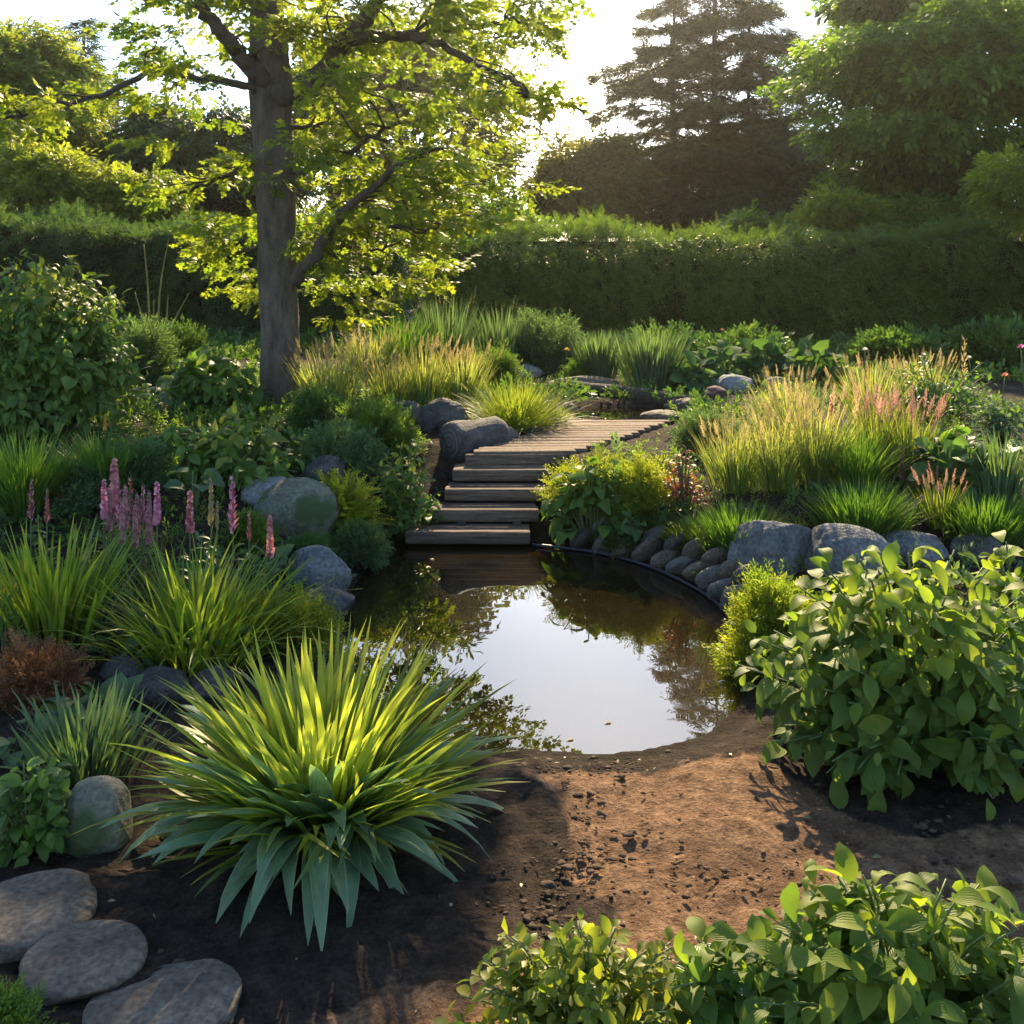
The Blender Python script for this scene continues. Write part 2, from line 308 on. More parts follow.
# ------------------------------------------------------------------ terrain, water
def axis(segs):
    r = [segs[0][0]]
    for a, b, st in segs:
        n = max(1, int(round((b - a) / st))); r += list(np.linspace(a, b, n + 1)[1:])
    return np.array(r)
def terrain():
    xs = axis([(-90, -20, 7), (-20, -6, 1), (-6, -2.4, 0.12), (-2.4, 2.4, 0.024), (2.4, 6, 0.12), (6, 20, 1), (20, 90, 7)])
    ys = axis([(-8, 1.2, 0.8), (1.2, 4.2, 0.022), (4.2, 7, 0.045), (7, 17, 0.12), (17, 30, 1), (30, 110, 6)])
    X, Y = np.meshgrid(xs, ys); xy = np.stack([X.ravel(), Y.ravel()], 1); x, y = xy.T
    z = height(xy); s = np.full(len(x), 3.0); near = (np.abs(x) < 3) & (y > 2.4) & (y < 7.6); s[near] = sdist(xy[near], POND)
    p3 = np.stack([x, y, 0 * x], 1); fine = (y < 7.5) & (np.abs(x) < 4)
    k = sstep(0.02, 0.2, s) * fine
    z = z + k * (0.014 * fbm(p3 * 3, 3) + 0.011 * fbm(p3 * 11, 5) + 0.011 * np.maximum(0, fbm(p3 * 24, 8, 2) - .15))
    # where the soil is trodden bare: the strip from the water's edge to the viewer
    bare = sstep(0.62, 0.88, np.hypot((x + 0.5) / 0.95, (y - 2.75) / 0.82) + 0.10 * fbm(p3 * 4, 11)) * sstep(-0.75, -0.35, x - 0.25 * (2.6 - y))
    bare *= sstep(3.46, 3.22, y - 0.55 * np.clip(x - 0.2, 0, 0.45) * 0 + 0.10 * fbm(p3 * 3, 13) + 0.45 * sstep(0.72, 1.1, x))
    mulch = k * (1 - bare) * sstep(4.6, 4.0, y); z = z + mulch * (0.012 * np.abs(fbm(p3 * 11, 21)) + 0.008 * np.abs(fbm(p3 * 30, 22)))
    nx, ny = len(xs), len(ys); i = np.arange(ny - 1)[:, None] * nx; j = np.arange(nx - 1)[None]
    Q = np.stack([i + j, i + j + 1, i + nx + j + 1, i + nx + j], 2)
    A = np.zeros((len(x), 3)); A[:, 0] = bare; A[:, 1] = sstep(.11, .02, s + .05 * fbm(p3 * 9, 31)) * (y < 7)
    g = Geo(); g.add(np.stack([x, y, z], 1), Q, None, A); return tag(g.build('ground', M_soil), kind='structure')
terrain()
def fan(name, P, z, mat, label=None):
    g = Geo(); n = len(P); V = np.c_[P, np.full(n, z)]; V = np.vstack([V, np.r_[P.mean(0), z]])
    g.add(V, None, [[i, (i + 1) % n, n] for i in range(n)]); return tag(g.build(name, mat), kind='structure')
c0 = POND.mean(0); nrm = unit(POND - c0)
fan('water', POND + nrm * 0.09, 0.0, M_water)
tt = np.linspace(0, 2 * math.pi, 40, endpoint=False)
fan('upper_water', np.stack([UP[0] + np.cos(tt) * UP[2] * 1.02, UP[1] + np.sin(tt) * UP[3] * 1.02], 1), hz1(UP[0], UP[1]) + 0.10, M_water)
# ================================================================== templates
def tpl_leaf(n=4, w=0.5, fold=0.15, droop=0.6, prof=None, wave=0.0):
    """one leaf along +y, length 1, w wide, folded at the midrib and drooping"""
    t = np.linspace(0, 1, n + 1); pr = np.sin(np.pi * np.clip(t, 0, 1) ** 0.75) if prof is None else np.array(prof(t))
    y = np.sin(droop * t) / droop if droop else t; z = (np.cos(droop * t) - 1) / droop if droop else 0 * t
    hw = pr * w / 2; V = np.zeros((n + 1, 3, 3)); A = np.zeros((n + 1, 3, 3))
    for c, sx in enumerate((-1, 0, 1)):
        V[:, c, 0] = sx * hw; V[:, c, 1] = y; V[:, c, 2] = z + abs(sx) * hw * fold * 2 + wave * sx * np.sin(t * 9 + c) * w * abs(sx); A[:, c, 1] = abs(sx); A[:, c, 2] = t
    Q = []
    for i in range(n):
        for c in (0, 1): a = i * 3 + c; Q.append([a, a + 1, a + 4, a + 3])
    return V.reshape(-1, 3), np.array(Q), np.zeros((0, 3), int), A.reshape(-1, 3)
oval = lambda t: np.sin(np.pi * np.clip(t, 0, 1) ** 0.8) ** 0.75
heart = lambda t: np.where(t < 0.03, 0.0, np.clip((1 - t), 0, 1) ** 0.65 * np.clip(t / 0.12, 0, 1) ** 0.6)
lance = lambda t: np.sin(np.pi * np.clip(t, 0, 1) ** 0.9)
spat = lambda t: np.sin(np.pi * np.clip(t, 0.0, 1) ** 1.3) ** 0.8 + 0.12 * (1 - t)
L_OVAL = tpl_leaf(5, 0.55, 0.12, 0.7, oval, 0.02); L_HEART = tpl_leaf(6, 0.8, 0.10, 0.8, heart, 0.02); L_LANCE = tpl_leaf(4, 0.3, 0.18, 0.8, lance)
L_SPAT = tpl_leaf(5, 0.52, 0.12, 0.9, spat, 0.015); L_SMALL = tpl_leaf(2, 0.5, 0.15, 0.5, oval); L_ROUND = tpl_leaf(5, 0.95, 0.12, 0.6, oval, 0.03)
def merge(parts):
    V, Q, T, A, n = [], [], [], [], 0
    for (v, q, t, a) in parts:
        V.append(v); A.append(a); Q.append(np.asarray(q).reshape(-1, 4) + n); T.append(np.asarray(t).reshape(-1, 3) + n); n += len(v)
    return np.concatenate(V), np.concatenate(Q).astype(int), np.concatenate(T).astype(int), np.concatenate(A)
def move(t, M, p, dt=0.0):
    v, q, tr, a = t; a = a.copy(); a[:, 0] += dt; return v @ np.array(M).T + np.array(p), q, tr, a
DIA = (np.array([[0, 0, 0], [0.5, 0.5, 0.06], [0, 1, -0.05], [-0.5, 0.5, 0.06.__float__()]]), np.array([[0, 1, 2, 3]]), np.zeros((0, 3), int), np.array([[0, 0, 0], [0, 1, .5], [0, 0, 1], [0, 1, .5]], float))
def star(k=5):
    """lobed leaf as a fan of triangles"""
    V = [[0, 0.42, 0.03]]; A = [[0, 0, .4]]
    pts = [(0, 0)]
    for (ang, r) in ((-118, .46), (-92, .26), (-62, .60), (-32, .30), (0, .62), (32, .30), (62, .60), (92, .26), (118, .46)):
        pts.append((math.sin(R(ang)) * r, 0.42 + math.cos(R(ang)) * r))
    for x, y in pts: V.append([x, y, -0.10 * abs(x)]); A.append([0, 1, y])
    n = len(pts); T = [[0, 1 + (i + 1) % n, 1 + i] for i in range(n)]
    return np.array(V, float), np.zeros((0, 4), int), np.array(T), np.array(A, float)
STAR = star()
def spray(rng, lf, m=9, ls=0.32, lw=0.2, flat=0.25, zig=0.18, dt=0.25):
    """a leafy twig: m leaves alternating along +y"""
    parts = []
    for i in range(m):
        t = (i + 0.5) / m; sd = 1 if i % 2 else -1; a = sd * (R(55) - 0.5 * t) + rng.normal(0, .25)
        d = np.array([[math.sin(a), math.cos(a), rng.normal(-0.15, flat)]]); up = np.array([[rng.normal(0, flat), rng.normal(0, flat), 1.0]])
        s = ls * rng.uniform(.7, 1.15); M = frames(d, up, s, s * lw / ls)[0]
        parts.append(move(lf, M, (sd * zig * .2, t, rng.normal(0, .05) - 0.15 * t * t), rng.uniform(-dt, dt)))
    return merge(parts)
_r = np.random.default_rng(5)
SPRAYS = [spray(_r, DIA, 11, 0.34, 0.17) for _ in range(3)]
MAPLE = [spray(_r, STAR, 7, 0.36, 0.36, 0.22) for _ in range(3)]
FINE = [spray(_r, DIA, 18, 0.24, 0.075, 0.5) for _ in range(3)]
def frond(rng, m=10, ln=0.3, w=0.05, droop=0.5):
    parts = []
    for i in range(m):
        t = (i + .3) / m
        for sd in (-1, 1):
            d = np.array([[sd * .8, .7, rng.normal(-.1, .2)]]); s = ln * (1 - .55 * t) * rng.uniform(.75, 1.15)
            parts.append(move(DIA, frames(d, np.array([[rng.normal(0, .3), 0, 1]]), s, w)[0], (0, t, -droop * t * t), rng.uniform(-.25, .25)))
    parts.append(move(DIA, frames(np.array([[0, 1, -droop]]), np.array([[0, 0, 1.]]), 1.05, .025)[0], (0, 0, 0)))
    return merge(parts)
FROND = [frond(_r) for _ in range(3)]
NEEDLE = [frond(_r, 9, 0.40, 0.075, 0.25) for _ in range(3)]
FERN = [frond(_r, 14, 0.24, 0.07, 0.6) for _ in range(2)]
def scatter(g, rng, tpls, D, U, P, s, tint, m=0, sw=None):
    k = rng.integers(0, len(tpls), len(P)); M = frames(D, U, s, sw)
    for i, t in enumerate(tpls):
        q = k == i; g.inst(t, M[q], P[q], tint[q], m)
# ================================================================== foliage colours (real-world base colours, shaded hedge leaf aside)
F_maple = leaf('maple_leaf', (0.095, 0.135, 0.016), (0.20, 0.205, 0.028), .56, trc=(2.0, 2.2, .8))
F_yel = leaf('leaf_yellow_green', (0.10, 0.14, 0.02), (0.20, 0.215, 0.036), .48)
F_mid = leaf('leaf_mid_green', (0.055, 0.105, 0.02), (0.12, 0.18, 0.035), .45)
F_rtree = leaf('overhanging_leaf', (0.045, 0.095, 0.018), (0.15, 0.22, 0.035), .5)
F_dark = leaf('leaf_dark_green', (0.022, 0.045, 0.014), (0.06, 0.095, 0.025), .3)
F_pine = leaf('needle_dark', (0.022, 0.036, 0.013), (0.055, 0.075, 0.024), .25)
F_brown = leaf('leaf_olive_brown', (0.05, 0.066, 0.018), (0.12, 0.12, 0.03), .4)
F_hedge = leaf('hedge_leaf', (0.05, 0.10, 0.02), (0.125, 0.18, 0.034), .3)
F_hedge_d = leaf('hedge_leaf_shaded_side', (0.028, 0.065, 0.025), (0.075, 0.125, 0.036), .32)  # darker copy of the hedge leaf, shade put into its colour
# ================================================================== stones
def _ico(n):
    bm = bmesh.new(); bmesh.ops.create_icosphere(bm, subdivisions=n, radius=1); bm.verts.ensure_lookup_table()
    V = np.array([v.co[:] for v in bm.verts]); T = np.array([[v.index for v in f.verts] for f in bm.faces]); bm.free(); return V, T
ICO = {n: _ico(n) for n in (1, 2, 3, 4, 5)}
def stone_geo(rng, size, n=4, facets=7, rough=0.08, sq=0.0, V0=None):
    V, T = ICO[n]; V = V.copy()
    if np.any(sq): V = np.sign(V) * np.abs(V) ** (1 - np.array(sq)); V = V / np.abs(V).max(0)
    for _ in range(facets):
        d = unit(rng.normal(size=3)); c = rng.uniform(.72, .92); k = np.maximum(0, V @ d - c); V = V - (k * .95)[:, None] * d
    sd = int(rng.integers(1000)); V = V * (1 + rough * fbm(V * 1.4, sd, 3) + rough * .35 * fbm(V * 5, sd + 9, 3))[:, None]
    g = Geo(); g.add(V * np.array(size) / 2, None, T); return g
def stone(name, label, c, size, mat, group=None, rz=None, tilt=0.0, n=4, facets=7, rough=0.08, sq=0.0, cat=None):
    rng = rngof(label + str(len(bpy.data.objects))); o = stone_geo(rng, size, n, facets, rough, sq).build(name, mat, None, c)
    o.rotation_euler = (tilt * rng.uniform(-1, 1), tilt * rng.uniform(-1, 1), rng.uniform(-.5, .5) if rz is None else rz)
    return tag(o, label, cat or name.replace('_', ' '), group)
def boulder_px(label, px, py, w, h, mat, dr=0.8, name='boulder', group='boulders around the pond', hh=1.45, d=None, **k):
    k.setdefault('rough', .11)
    """px,py: middle of the foot; w,h: size in the frame"""
    p = G(px, py) if d is None else PT(px, py, d); s = p[1] / F; W_, H_ = w * s, h * s
    return stone(name, label, (p[0], p[1] + W_ * dr * .35, p[2] + H_ - H_ * hh / 2), (W_ * 1.04, W_ * dr, H_ * hh), mat, group, n=5 if w > 40 else 4, **k)
boulder_px('grey boulder with a flat top standing behind the stacked stones, its left face catching light', 776, 578, 86, 56, M_stone, facets=5, sq=(.2, .2, .45), rough=.05)
boulder_px('long low grey boulder half hidden by the round leaved bush', 856, 580, 96, 48, M_stone, facets=5, dr=.7, sq=(.1, .1, .25), rough=.06)
boulder_px('small grey boulder showing over the top of the round leaved bush', 922, 566, 70, 30, M_stone)
boulder_px('slate grey boulder at the far end of the boulder row, mostly behind leaves', 985, 562, 60, 26, M_stone_d)
boulder_px('smooth rounded olive boulder beside the stepping stones', 90, 853, 76, 64, M_stone_m, facets=3, rough=.05, dr=.9)
boulder_px('smooth slate blue boulder at the left edge of the pond below the pink spikes', 314, 592, 68, 42, M_stone, facets=4, rough=.05)
boulder_px('flat wet grey rock at the water line next to the yellow green moss', 322, 618, 62, 24, M_stone_d, facets=6)
boulder_px('dark rock between the sword leaved clump and the lady leaved grass', 158, 704, 60, 30, M_stone_d, facets=9)
boulder_px('small dark rock behind the big sword leaved clump', 205, 700, 54, 26, M_stone_d, facets=9)
boulder_px('black broken rock under the low round leaves', 120, 684, 44, 24, M_stone_d, facets=11)
boulder_px('big mossy boulder with a green and rust coloured face', 292, 536, 84, 54, M_stone_m, facets=5, rough=.06)
boulder_px('pale grey boulder leaning behind the mossy boulder', 268, 512, 66, 30, M_stone_p, facets=7)
boulder_px('dark boulder under the light green hosta left of the steps', 322, 486, 44, 30, M_stone_d, facets=7)
boulder_px('round dark grey boulder on the bank above the stump shaped boulder', 442, 432, 50, 30, M_stone_d, facets=5)
boulder_px('small black boulder in the golden grass', 404, 424, 34, 22, M_stone_d, facets=5)
boulder_px('small rounded brown boulder at the deck edge', 504, 444, 30, 18, M_river, facets=4)
boulder_px('low brown stone lying between deck and golden mound grass', 534, 440, 30, 12, M_river, facets=4)
boulder_px('pale rounded boulder of a pair behind the upper basin', 546, 372, 30, 18, M_stone_p, facets=4)
boulder_px('pale wedge shaped boulder leaning on the rounded one behind the upper basin', 528, 377, 30, 12, M_stone_p, facets=4)
boulder_px('broad flat slab of brown rock behind the upper basin', 586, 392, 74, 14, M_stone_w, facets=6, dr=.6)
boulder_px('pale boulder among the big leaves behind the right side of the basin', 736, 392, 40, 17, M_stone_p, facets=4)
boulder_px('grey boulder right of the pale boulder among big leaves', 780, 394, 32, 16, M_stone, facets=4)
boulder_px('maroon tinted rock near the pale boulder', 716, 400, 26, 14, plain('stone_maroon', (0.1, 0.045, 0.04), .9), facets=6)
boulder_px('flat grey slab on the right rim of the upper basin', 690, 412, 46, 12, M_stone_w, facets=6)
boulder_px('flat pale slab at the front right rim of the upper basin', 664, 420, 44, 8, M_stone_w, facets=6)
boulder_px('small stone on the left rim of the upper basin', 568, 412, 20, 9, M_stone_w, facets=6)
M_log = rocky('log_bark', (0.03, 0.027, 0.024), (0.12, 0.108, 0.095), 8, moss=(0.05, 0.055, 0.025), mosslvl=.6, bump=1.0, speck=.4)
def rings():
    m, nt, N, L = nmat('end_grain'); tc = N('ShaderNodeTexCoord'); ca = N('ShaderNodeVectorMath'); ca.operation = 'SUBTRACT'; L(tc.outputs['Object'], ca.inputs[0]); m['c'] = 0
    w = N('ShaderNodeTexWave'); w.wave_type = 'RINGS'; w.rings_direction = 'SPHERICAL'; w.inputs['Scale'].default_value = 9; w.inputs['Distortion'].default_value = 3; L(ca.outputs[0], w.inputs[0])
    mx = N('ShaderNodeMix'); mx.data_type = 'RGBA'; L(w.outputs[0], mx.inputs[0]); mx.inputs[6].default_value = (.045, .038, .032, 1); mx.inputs[7].default_value = (.10, .088, .075, 1)
    p = N('ShaderNodeBsdfPrincipled'); L(mx.outputs[2], p.inputs['Base Color']); p.inputs['Roughness'].default_value = .9; o = N('ShaderNodeOutputMaterial'); L(p.outputs[0], o.inputs[0]); return m, ca
M_rings, _ca = rings(); _p = G(470, 462); _ca.inputs[1].default_value = (_p[0] - .14, _p[1] - .01, _p[2] + .13)
# stump shaped boulder: a short thick log lying end-on beside the steps
def log(label, a, b, r, mat, name='log', n=18, group=None, flat=1.0):
    rng = rngof(label); g = Geo(); a, b = np.array(a), np.array(b); t = np.linspace(0, 1, 14)[:, None]
    P = a + (b - a) * t; P = P + np.stack([fbm(np.c_[t * 2, t * 0, t * 0 + k], 7 + k, 2) * r * .12 for k in range(3)], 1)
    e = np.minimum(t[:, 0], 1 - t[:, 0]); rr = r * (0.86 + .14 * np.clip(e / .06, 0, 1) ** .5)
    tube(g, P, rr, n, bump=.2, seed=int(rng.integers(99))); o = g.build(name, mat); globals()['LOGN'] = o.name; o.scale = (1, 1, 1); return tag(o, label, 'log', group)
p = G(470, 462); log('short thick weathered log lying end on beside the top steps', (p[0] - .13, p[1] + .0, p[2] + .13), (p[0] + .19, p[1] + .28, p[2] + .145), .132, M_log)
lg = bpy.data.objects[LOGN]; g = Geo(); a_ = np.array([p[0] - .13, p[1], p[2] + .13]); b_ = np.array([p[0] + .19, p[1] + .28, p[2] + .145]); ax = unit(b_ - a_); tube(g, [a_ - ax * .012, a_ + ax * .03], [.108, .113], 24); g.build('end_grain', M_rings, lg)
p = PT(592, 391, 9.75); q = PT(640, 396, 9.45); r_ = PT(688, 405, 9.1)
g = Geo(); tube(g, smooth([PT(560, 388, 9.9), p, q, r_], 6), .075, 12, bump=.18, seed=4); tag(g.build('driftwood', M_wood_d), 'curved dark driftwood log along the back of the upper basin', 'driftwood')
# stepping stones
for lab, px, py, w, h in (('largest stepping stone, oval, at the edge of the path beside the rounded boulder', 30, 918, 132, 78), ('middle stepping stone, grey oval, between the other two', 85, 968, 126, 76), ('nearest stepping stone, broad grey slab cut by the bottom of the view', 164, 1012, 160, 86)):
    q = G(px, py); s = q[1] / F; stone('stepping_stone', lab, (q[0], q[1] - .005, q[2] + .014), (w * s * .95, h * s * 1.6, .056), M_stone_w, 'stepping stones', rz=.35 if px < 100 else .15, tilt=.03, n=5, facets=2, rough=.035, sq=(.06, .06, .68))
# flat river stones stacked along the back rim of the pond
arc = smooth([PT(x, y, CH * F / (y - HZ))[:2] for x, y in ((565, 549), (604, 555), (650, 568), (690, 586), (720, 606), (738, 626))], 12)
al = np.r_[0, np.cumsum(np.hypot(*np.diff(arc, axis=0).T))]
k = 0
words = ['first', 'second', 'third', 'fourth', 'fifth', 'sixth', 'seventh', 'eighth', 'ninth', 'tenth', 'eleventh']
for row, (n_, off, zz) in enumerate(((11, .075, .05), (9, .15, .135))):
    for i in range(n_):
        rng = rngof('river%d%d' % (row, i)); u = (i + .5 + .5 * row) / (n_ + .5 * row) * al[-1]; x = np.interp(u, al, arc[:, 0]); y = np.interp(u, al, arc[:, 1]); x2 = np.interp(u + .02, al, arc[:, 0]); y2 = np.interp(u + .02, al, arc[:, 1])
        t = unit(np.array([x2 - x, y2 - y])); nn = np.array([-t[1], t[0]]); nn = nn if nn @ (np.array([x, y]) - c0) > 0 else -nn
        sz = rng.uniform(.8, 1.2); q = np.array([x, y]) + nn * off
        o = stone('river_stone', 'flat river stone, %s from the steps in the %s course of pond edging' % (words[i], ('lower', 'upper')[row]), (q[0], q[1], zz + rng.uniform(-.015, .015)), (.20 * sz, .21, .088 * rng.uniform(.85, 1.2)), (M_river, M_river, M_stone_d, M_stone_w)[int(rng.integers(4))], 'river stones stacked along the pond', rz=math.atan2(t[1], t[0]) + rng.uniform(-.15, .15), n=4, facets=int(rng.integers(1, 5)), rough=.06, cat='stone')
        o.rotation_euler[1] = -.75 + rng.uniform(-.25, .2)
# liner edge
g = Geo(); rim = smooth([PT(x, y, CH * F / (y - HZ))[:2] for x, y in ((532, 546), (562, 549), (604, 555), (650, 568), (690, 586), (720, 606), (748, 640))], 6)
rim = np.c_[rim - unit(rim - c0) * .012, np.full(len(rim), .012)]; tube(g, rim, .008, 6); tag(g.build('pond_liner', M_liner), 'blue grey rubber liner lip curving along the stacked stones', 'pond liner')
# ================================================================== steps and deck
st = empty('garden_steps', (-.12, 6.35, 0), 'weathered timber steps rising out of the pond to the deck', 'steps')
rng = rngof('steps')
for i, (xa, xb, d, z) in enumerate(((-.62, .105, 6.05, .09), (-.50, .155, 6.23, .175), (-.405, .20, 6.41, .26), (-.377, .235, 6.59, .345))):
    g = Geo(); cx = (xa + xb) / 2 + .12
    for j in range(2): box(g, (cx + rng.normal(0, .004), d - 6.35 + .055 + j * .118, z - .036), (xb - xa + rng.uniform(-.015, .015), .114, .072), rz=.02 * (i % 2 - .5), bev=.008)
    g.build('tread', M_wood, st)
g = Geo()
for xa in (-.30, .03):
    g = Geo(); box(g, (xa + .12, .16, .0), (.05, .62, .22), bev=.004); g.build('stringer', M_wood_d, st)
g = Geo(); box(g, (-.03 + .12, 6.90 - 6.35, .13), (.6, .03, .42)); g.build('riser_board', M_wood_d, st)
dk = empty('wooden_deck', (0, 6.8, .4), 'weathered grey plank deck between the steps and the upper basin', 'deck')
g = Geo(); n_ = 13
def dxl(d): return np.interp(d, [6.75, 7.1, 7.6, 8.1, 8.4], [-.30, -.10, .20, .42, .55])
def dxr(d): return np.interp(d, [6.75, 7.1, 7.6, 8.1, 8.4], [.36, .62, .93, 1.2, 1.3])
for i in range(n_):
    d = 6.81 + i * .112; a, b = dxl(d), dxr(d); box(g, ((a + b) / 2 + rng.normal(0, .012), d - 6.8, .012 + rng.normal(0, .002)), (b - a + rng.uniform(-.02, .03), .102, .036), rz=rng.normal(0.0, .006) + .05, bev=.007, tint=rng.random())
g.build('planks', M_wood, dk)
g = Geo(); box(g, (.03, -.035, -.022), (.66, .04, .075), rz=.05, bev=.006); g.build('front_beam', M_wood, dk)
# ================================================================== hedges
def hedge(label, x0, x1, y0, y1, top, mat, dens, seed):
    rng = np.random.default_rng(seed); root = empty('hedge', ((x0 + x1) / 2, (y0 + y1) / 2, .48), label, 'hedge', 'clipped hedges behind the garden'); o = np.array(root.location)
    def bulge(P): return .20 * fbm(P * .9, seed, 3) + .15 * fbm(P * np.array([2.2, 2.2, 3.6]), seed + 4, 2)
    g = Geo(); box(g, (0, 0, (top - .48) / 2 - .03), (x1 - x0 - .3, y1 - y0 - .35, top - .48 - .06), bev=.2); g.build('branches', plain('hedge_wood', (0.008, 0.010, 0.005), 1.0, 0), root)  # solid dark box added inside so the hedge is not see-through
    g = Geo(); H_ = top - .45
    def put(P, nrm_, n, s0):
        b = bulge(P); P = P + nrm_ * b[:, None]
        D = nrm_ * .75 + rng.normal(0, .45, P.shape) + np.array([.25, 0, -.35 if nrm_[2] == 0 else .3]); U = np.array([0, 0, 1.]) + nrm_ * .6 + rng.normal(0, .5, P.shape)
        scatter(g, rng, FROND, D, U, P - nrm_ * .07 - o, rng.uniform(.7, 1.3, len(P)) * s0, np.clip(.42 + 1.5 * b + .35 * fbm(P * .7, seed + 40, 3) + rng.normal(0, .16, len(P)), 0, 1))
    nf = int((x1 - x0) * H_ * dens); P = np.c_[rng.uniform(x0, x1, nf), np.full(nf, y0), .45 + H_ * rng.random(nf)]; put(P, np.array([0, -1., 0]), nf, .33)
    nt = int((x1 - x0) * (y1 - y0) * dens * .9); P = np.c_[rng.uniform(x0, x1, nt), rng.uniform(y0, y1, nt), np.full(nt, top)]; put(P, np.array([0, 0, 1.]), nt, .22)
    nb = int((x1 - x0) * H_ * dens * .25); P = np.c_[rng.uniform(x0, x1, nb), np.full(nb, y1), .45 + H_ * rng.random(nb)]; put(P, np.array([0, 1., 0]), nb, .3)
    # young shoots standing up from the clipped top
    ns = int((x1 - x0) * 90); P = np.c_[rng.uniform(x0, x1, ns), rng.uniform(y0, y1, ns), np.full(ns, top)]; P = P[fbm(P * 1.3, seed + 60, 3) + rng.normal(0, .2, ns) > -.1]; ns = len(P); P[:, 2] += bulge(P)
    scatter(g, rng, FROND, np.c_[rng.normal(0, .6, ns), rng.normal(0, .6, ns), np.ones(ns)], rng.normal(0, 1, (ns, 3)), P - o, rng.uniform(.1, .26, ns), rng.uniform(.3, 1, ns))
    g.build('foliage', mat, root)
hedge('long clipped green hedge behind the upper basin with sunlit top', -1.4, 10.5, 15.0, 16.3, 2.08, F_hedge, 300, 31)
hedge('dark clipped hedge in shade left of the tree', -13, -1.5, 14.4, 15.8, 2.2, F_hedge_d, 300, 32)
# ================================================================== trees
def clump_pts(rng, c, rad, n, inner=.55, squash=None):
    d = unit(rng.normal(size=(n, 3))); r = rng.uniform(inner, 1, n)[:, None] ** .6
    return np.array(c) + d * r * np.array(rad)
def leafy(g, rng, C, cr, K, tpls, s, axis_xy, droop=.25, flat=.7, tj=.25, m=0):
    """K sprays round each clump centre, pointing outwards and a little down"""
    N = len(C); P = np.repeat(C, K, 0); cr = np.repeat(np.broadcast_to(cr, (N,)), K); ct = np.repeat(rng.normal(0, tj, N), K)
    q = unit(rng.normal(size=P.shape)) * rng.random((len(P), 1)) ** .45; off = q * cr[:, None] * np.array([1, 1, flat]); P = P + off
    out = P - np.c_[axis_xy[0] + 0 * P[:, 0], axis_xy[1] + 0 * P[:, 0], P[:, 2]]
    D = unit(out) * .7 + unit(off) * .6 + rng.normal(0, .35, P.shape) - np.array([0, 0, droop]); U = np.array([0, 0, 1.]) + rng.normal(0, .4, P.shape)
    scatter(g, rng, tpls, D, U, P, rng.uniform(s[0], s[1], len(P)), np.clip(.5 + ct + rng.normal(0, .12, len(P)), 0, 1), m)
def limb(a, b, rng, sag=.1, n=5):
    a, b = np.array(a), np.array(b); L_ = np.linalg.norm(b - a); mid = [a + (b - a) * t + rng.normal(0, .05, 3) * L_ + np.array([0, 0, sag * L_ * math.sin(math.pi * t)]) for t in (.33, .66)]
    return smooth([a, *mid, b], n)
def broad_tree(label, px, d, ytop, ybot, wpx, mat, K=70, N=60, s=(.28, .5), tpls=SPRAYS, name='broadleaf_tree', depth=1.0, trunk_r=.16, cat='tree', cr=(.35, .6), flat=.6, droop=.3, tj=.22, bark=None, group='trees beyond the hedge', seed=0):
    x = (px - 512) / F * d; zt = CH + (HZ - ytop) / F * d; zb = CH + (HZ - ybot) / F * d; rx = wpx / 2 / F * d; gz = hz1(x, d); rng = rngof(label)
    root = empty(name, (x, d, gz), label, cat, group)
    c = np.array([0, 0, (zt + zb) / 2 - gz]); rad = np.array([rx, rx * depth, (zt - zb) / 2]); k = np.mean(rad)
    C = clump_pts(rng, c, rad * .86, N); gt = Geo(); top = c[2] + rad[2] * .6
    tube(gt, smooth([(0, 0, -.1), (rng.normal(0, .08), rng.normal(0, .08), c[2] * .5), (rng.normal(0, .15), 0, c[2]), (0, 0, top)], 5), np.linspace(trunk_r, trunk_r * .3, 16), 9, bump=.08)
    for q in C[rng.choice(N, min(N, 26), False)]:
        zq = np.clip(q[2] - rng.uniform(.2, .6) * np.hypot(q[0], q[1]), c[2] * .35, top); L_ = limb((0, 0, zq), q, rng, .05, 3); tube(gt, L_, np.linspace(trunk_r * .35, .012, len(L_)), 5)
    gt.build('trunk', bark or M_bark_d, root); g = Geo(); leafy(g, rng, C, np.array([rng.uniform(*cr) for _ in C]) * k / 1.5, K, tpls, s, (0, 0), droop, flat, tj); g.build('crown', mat, root)
    return root
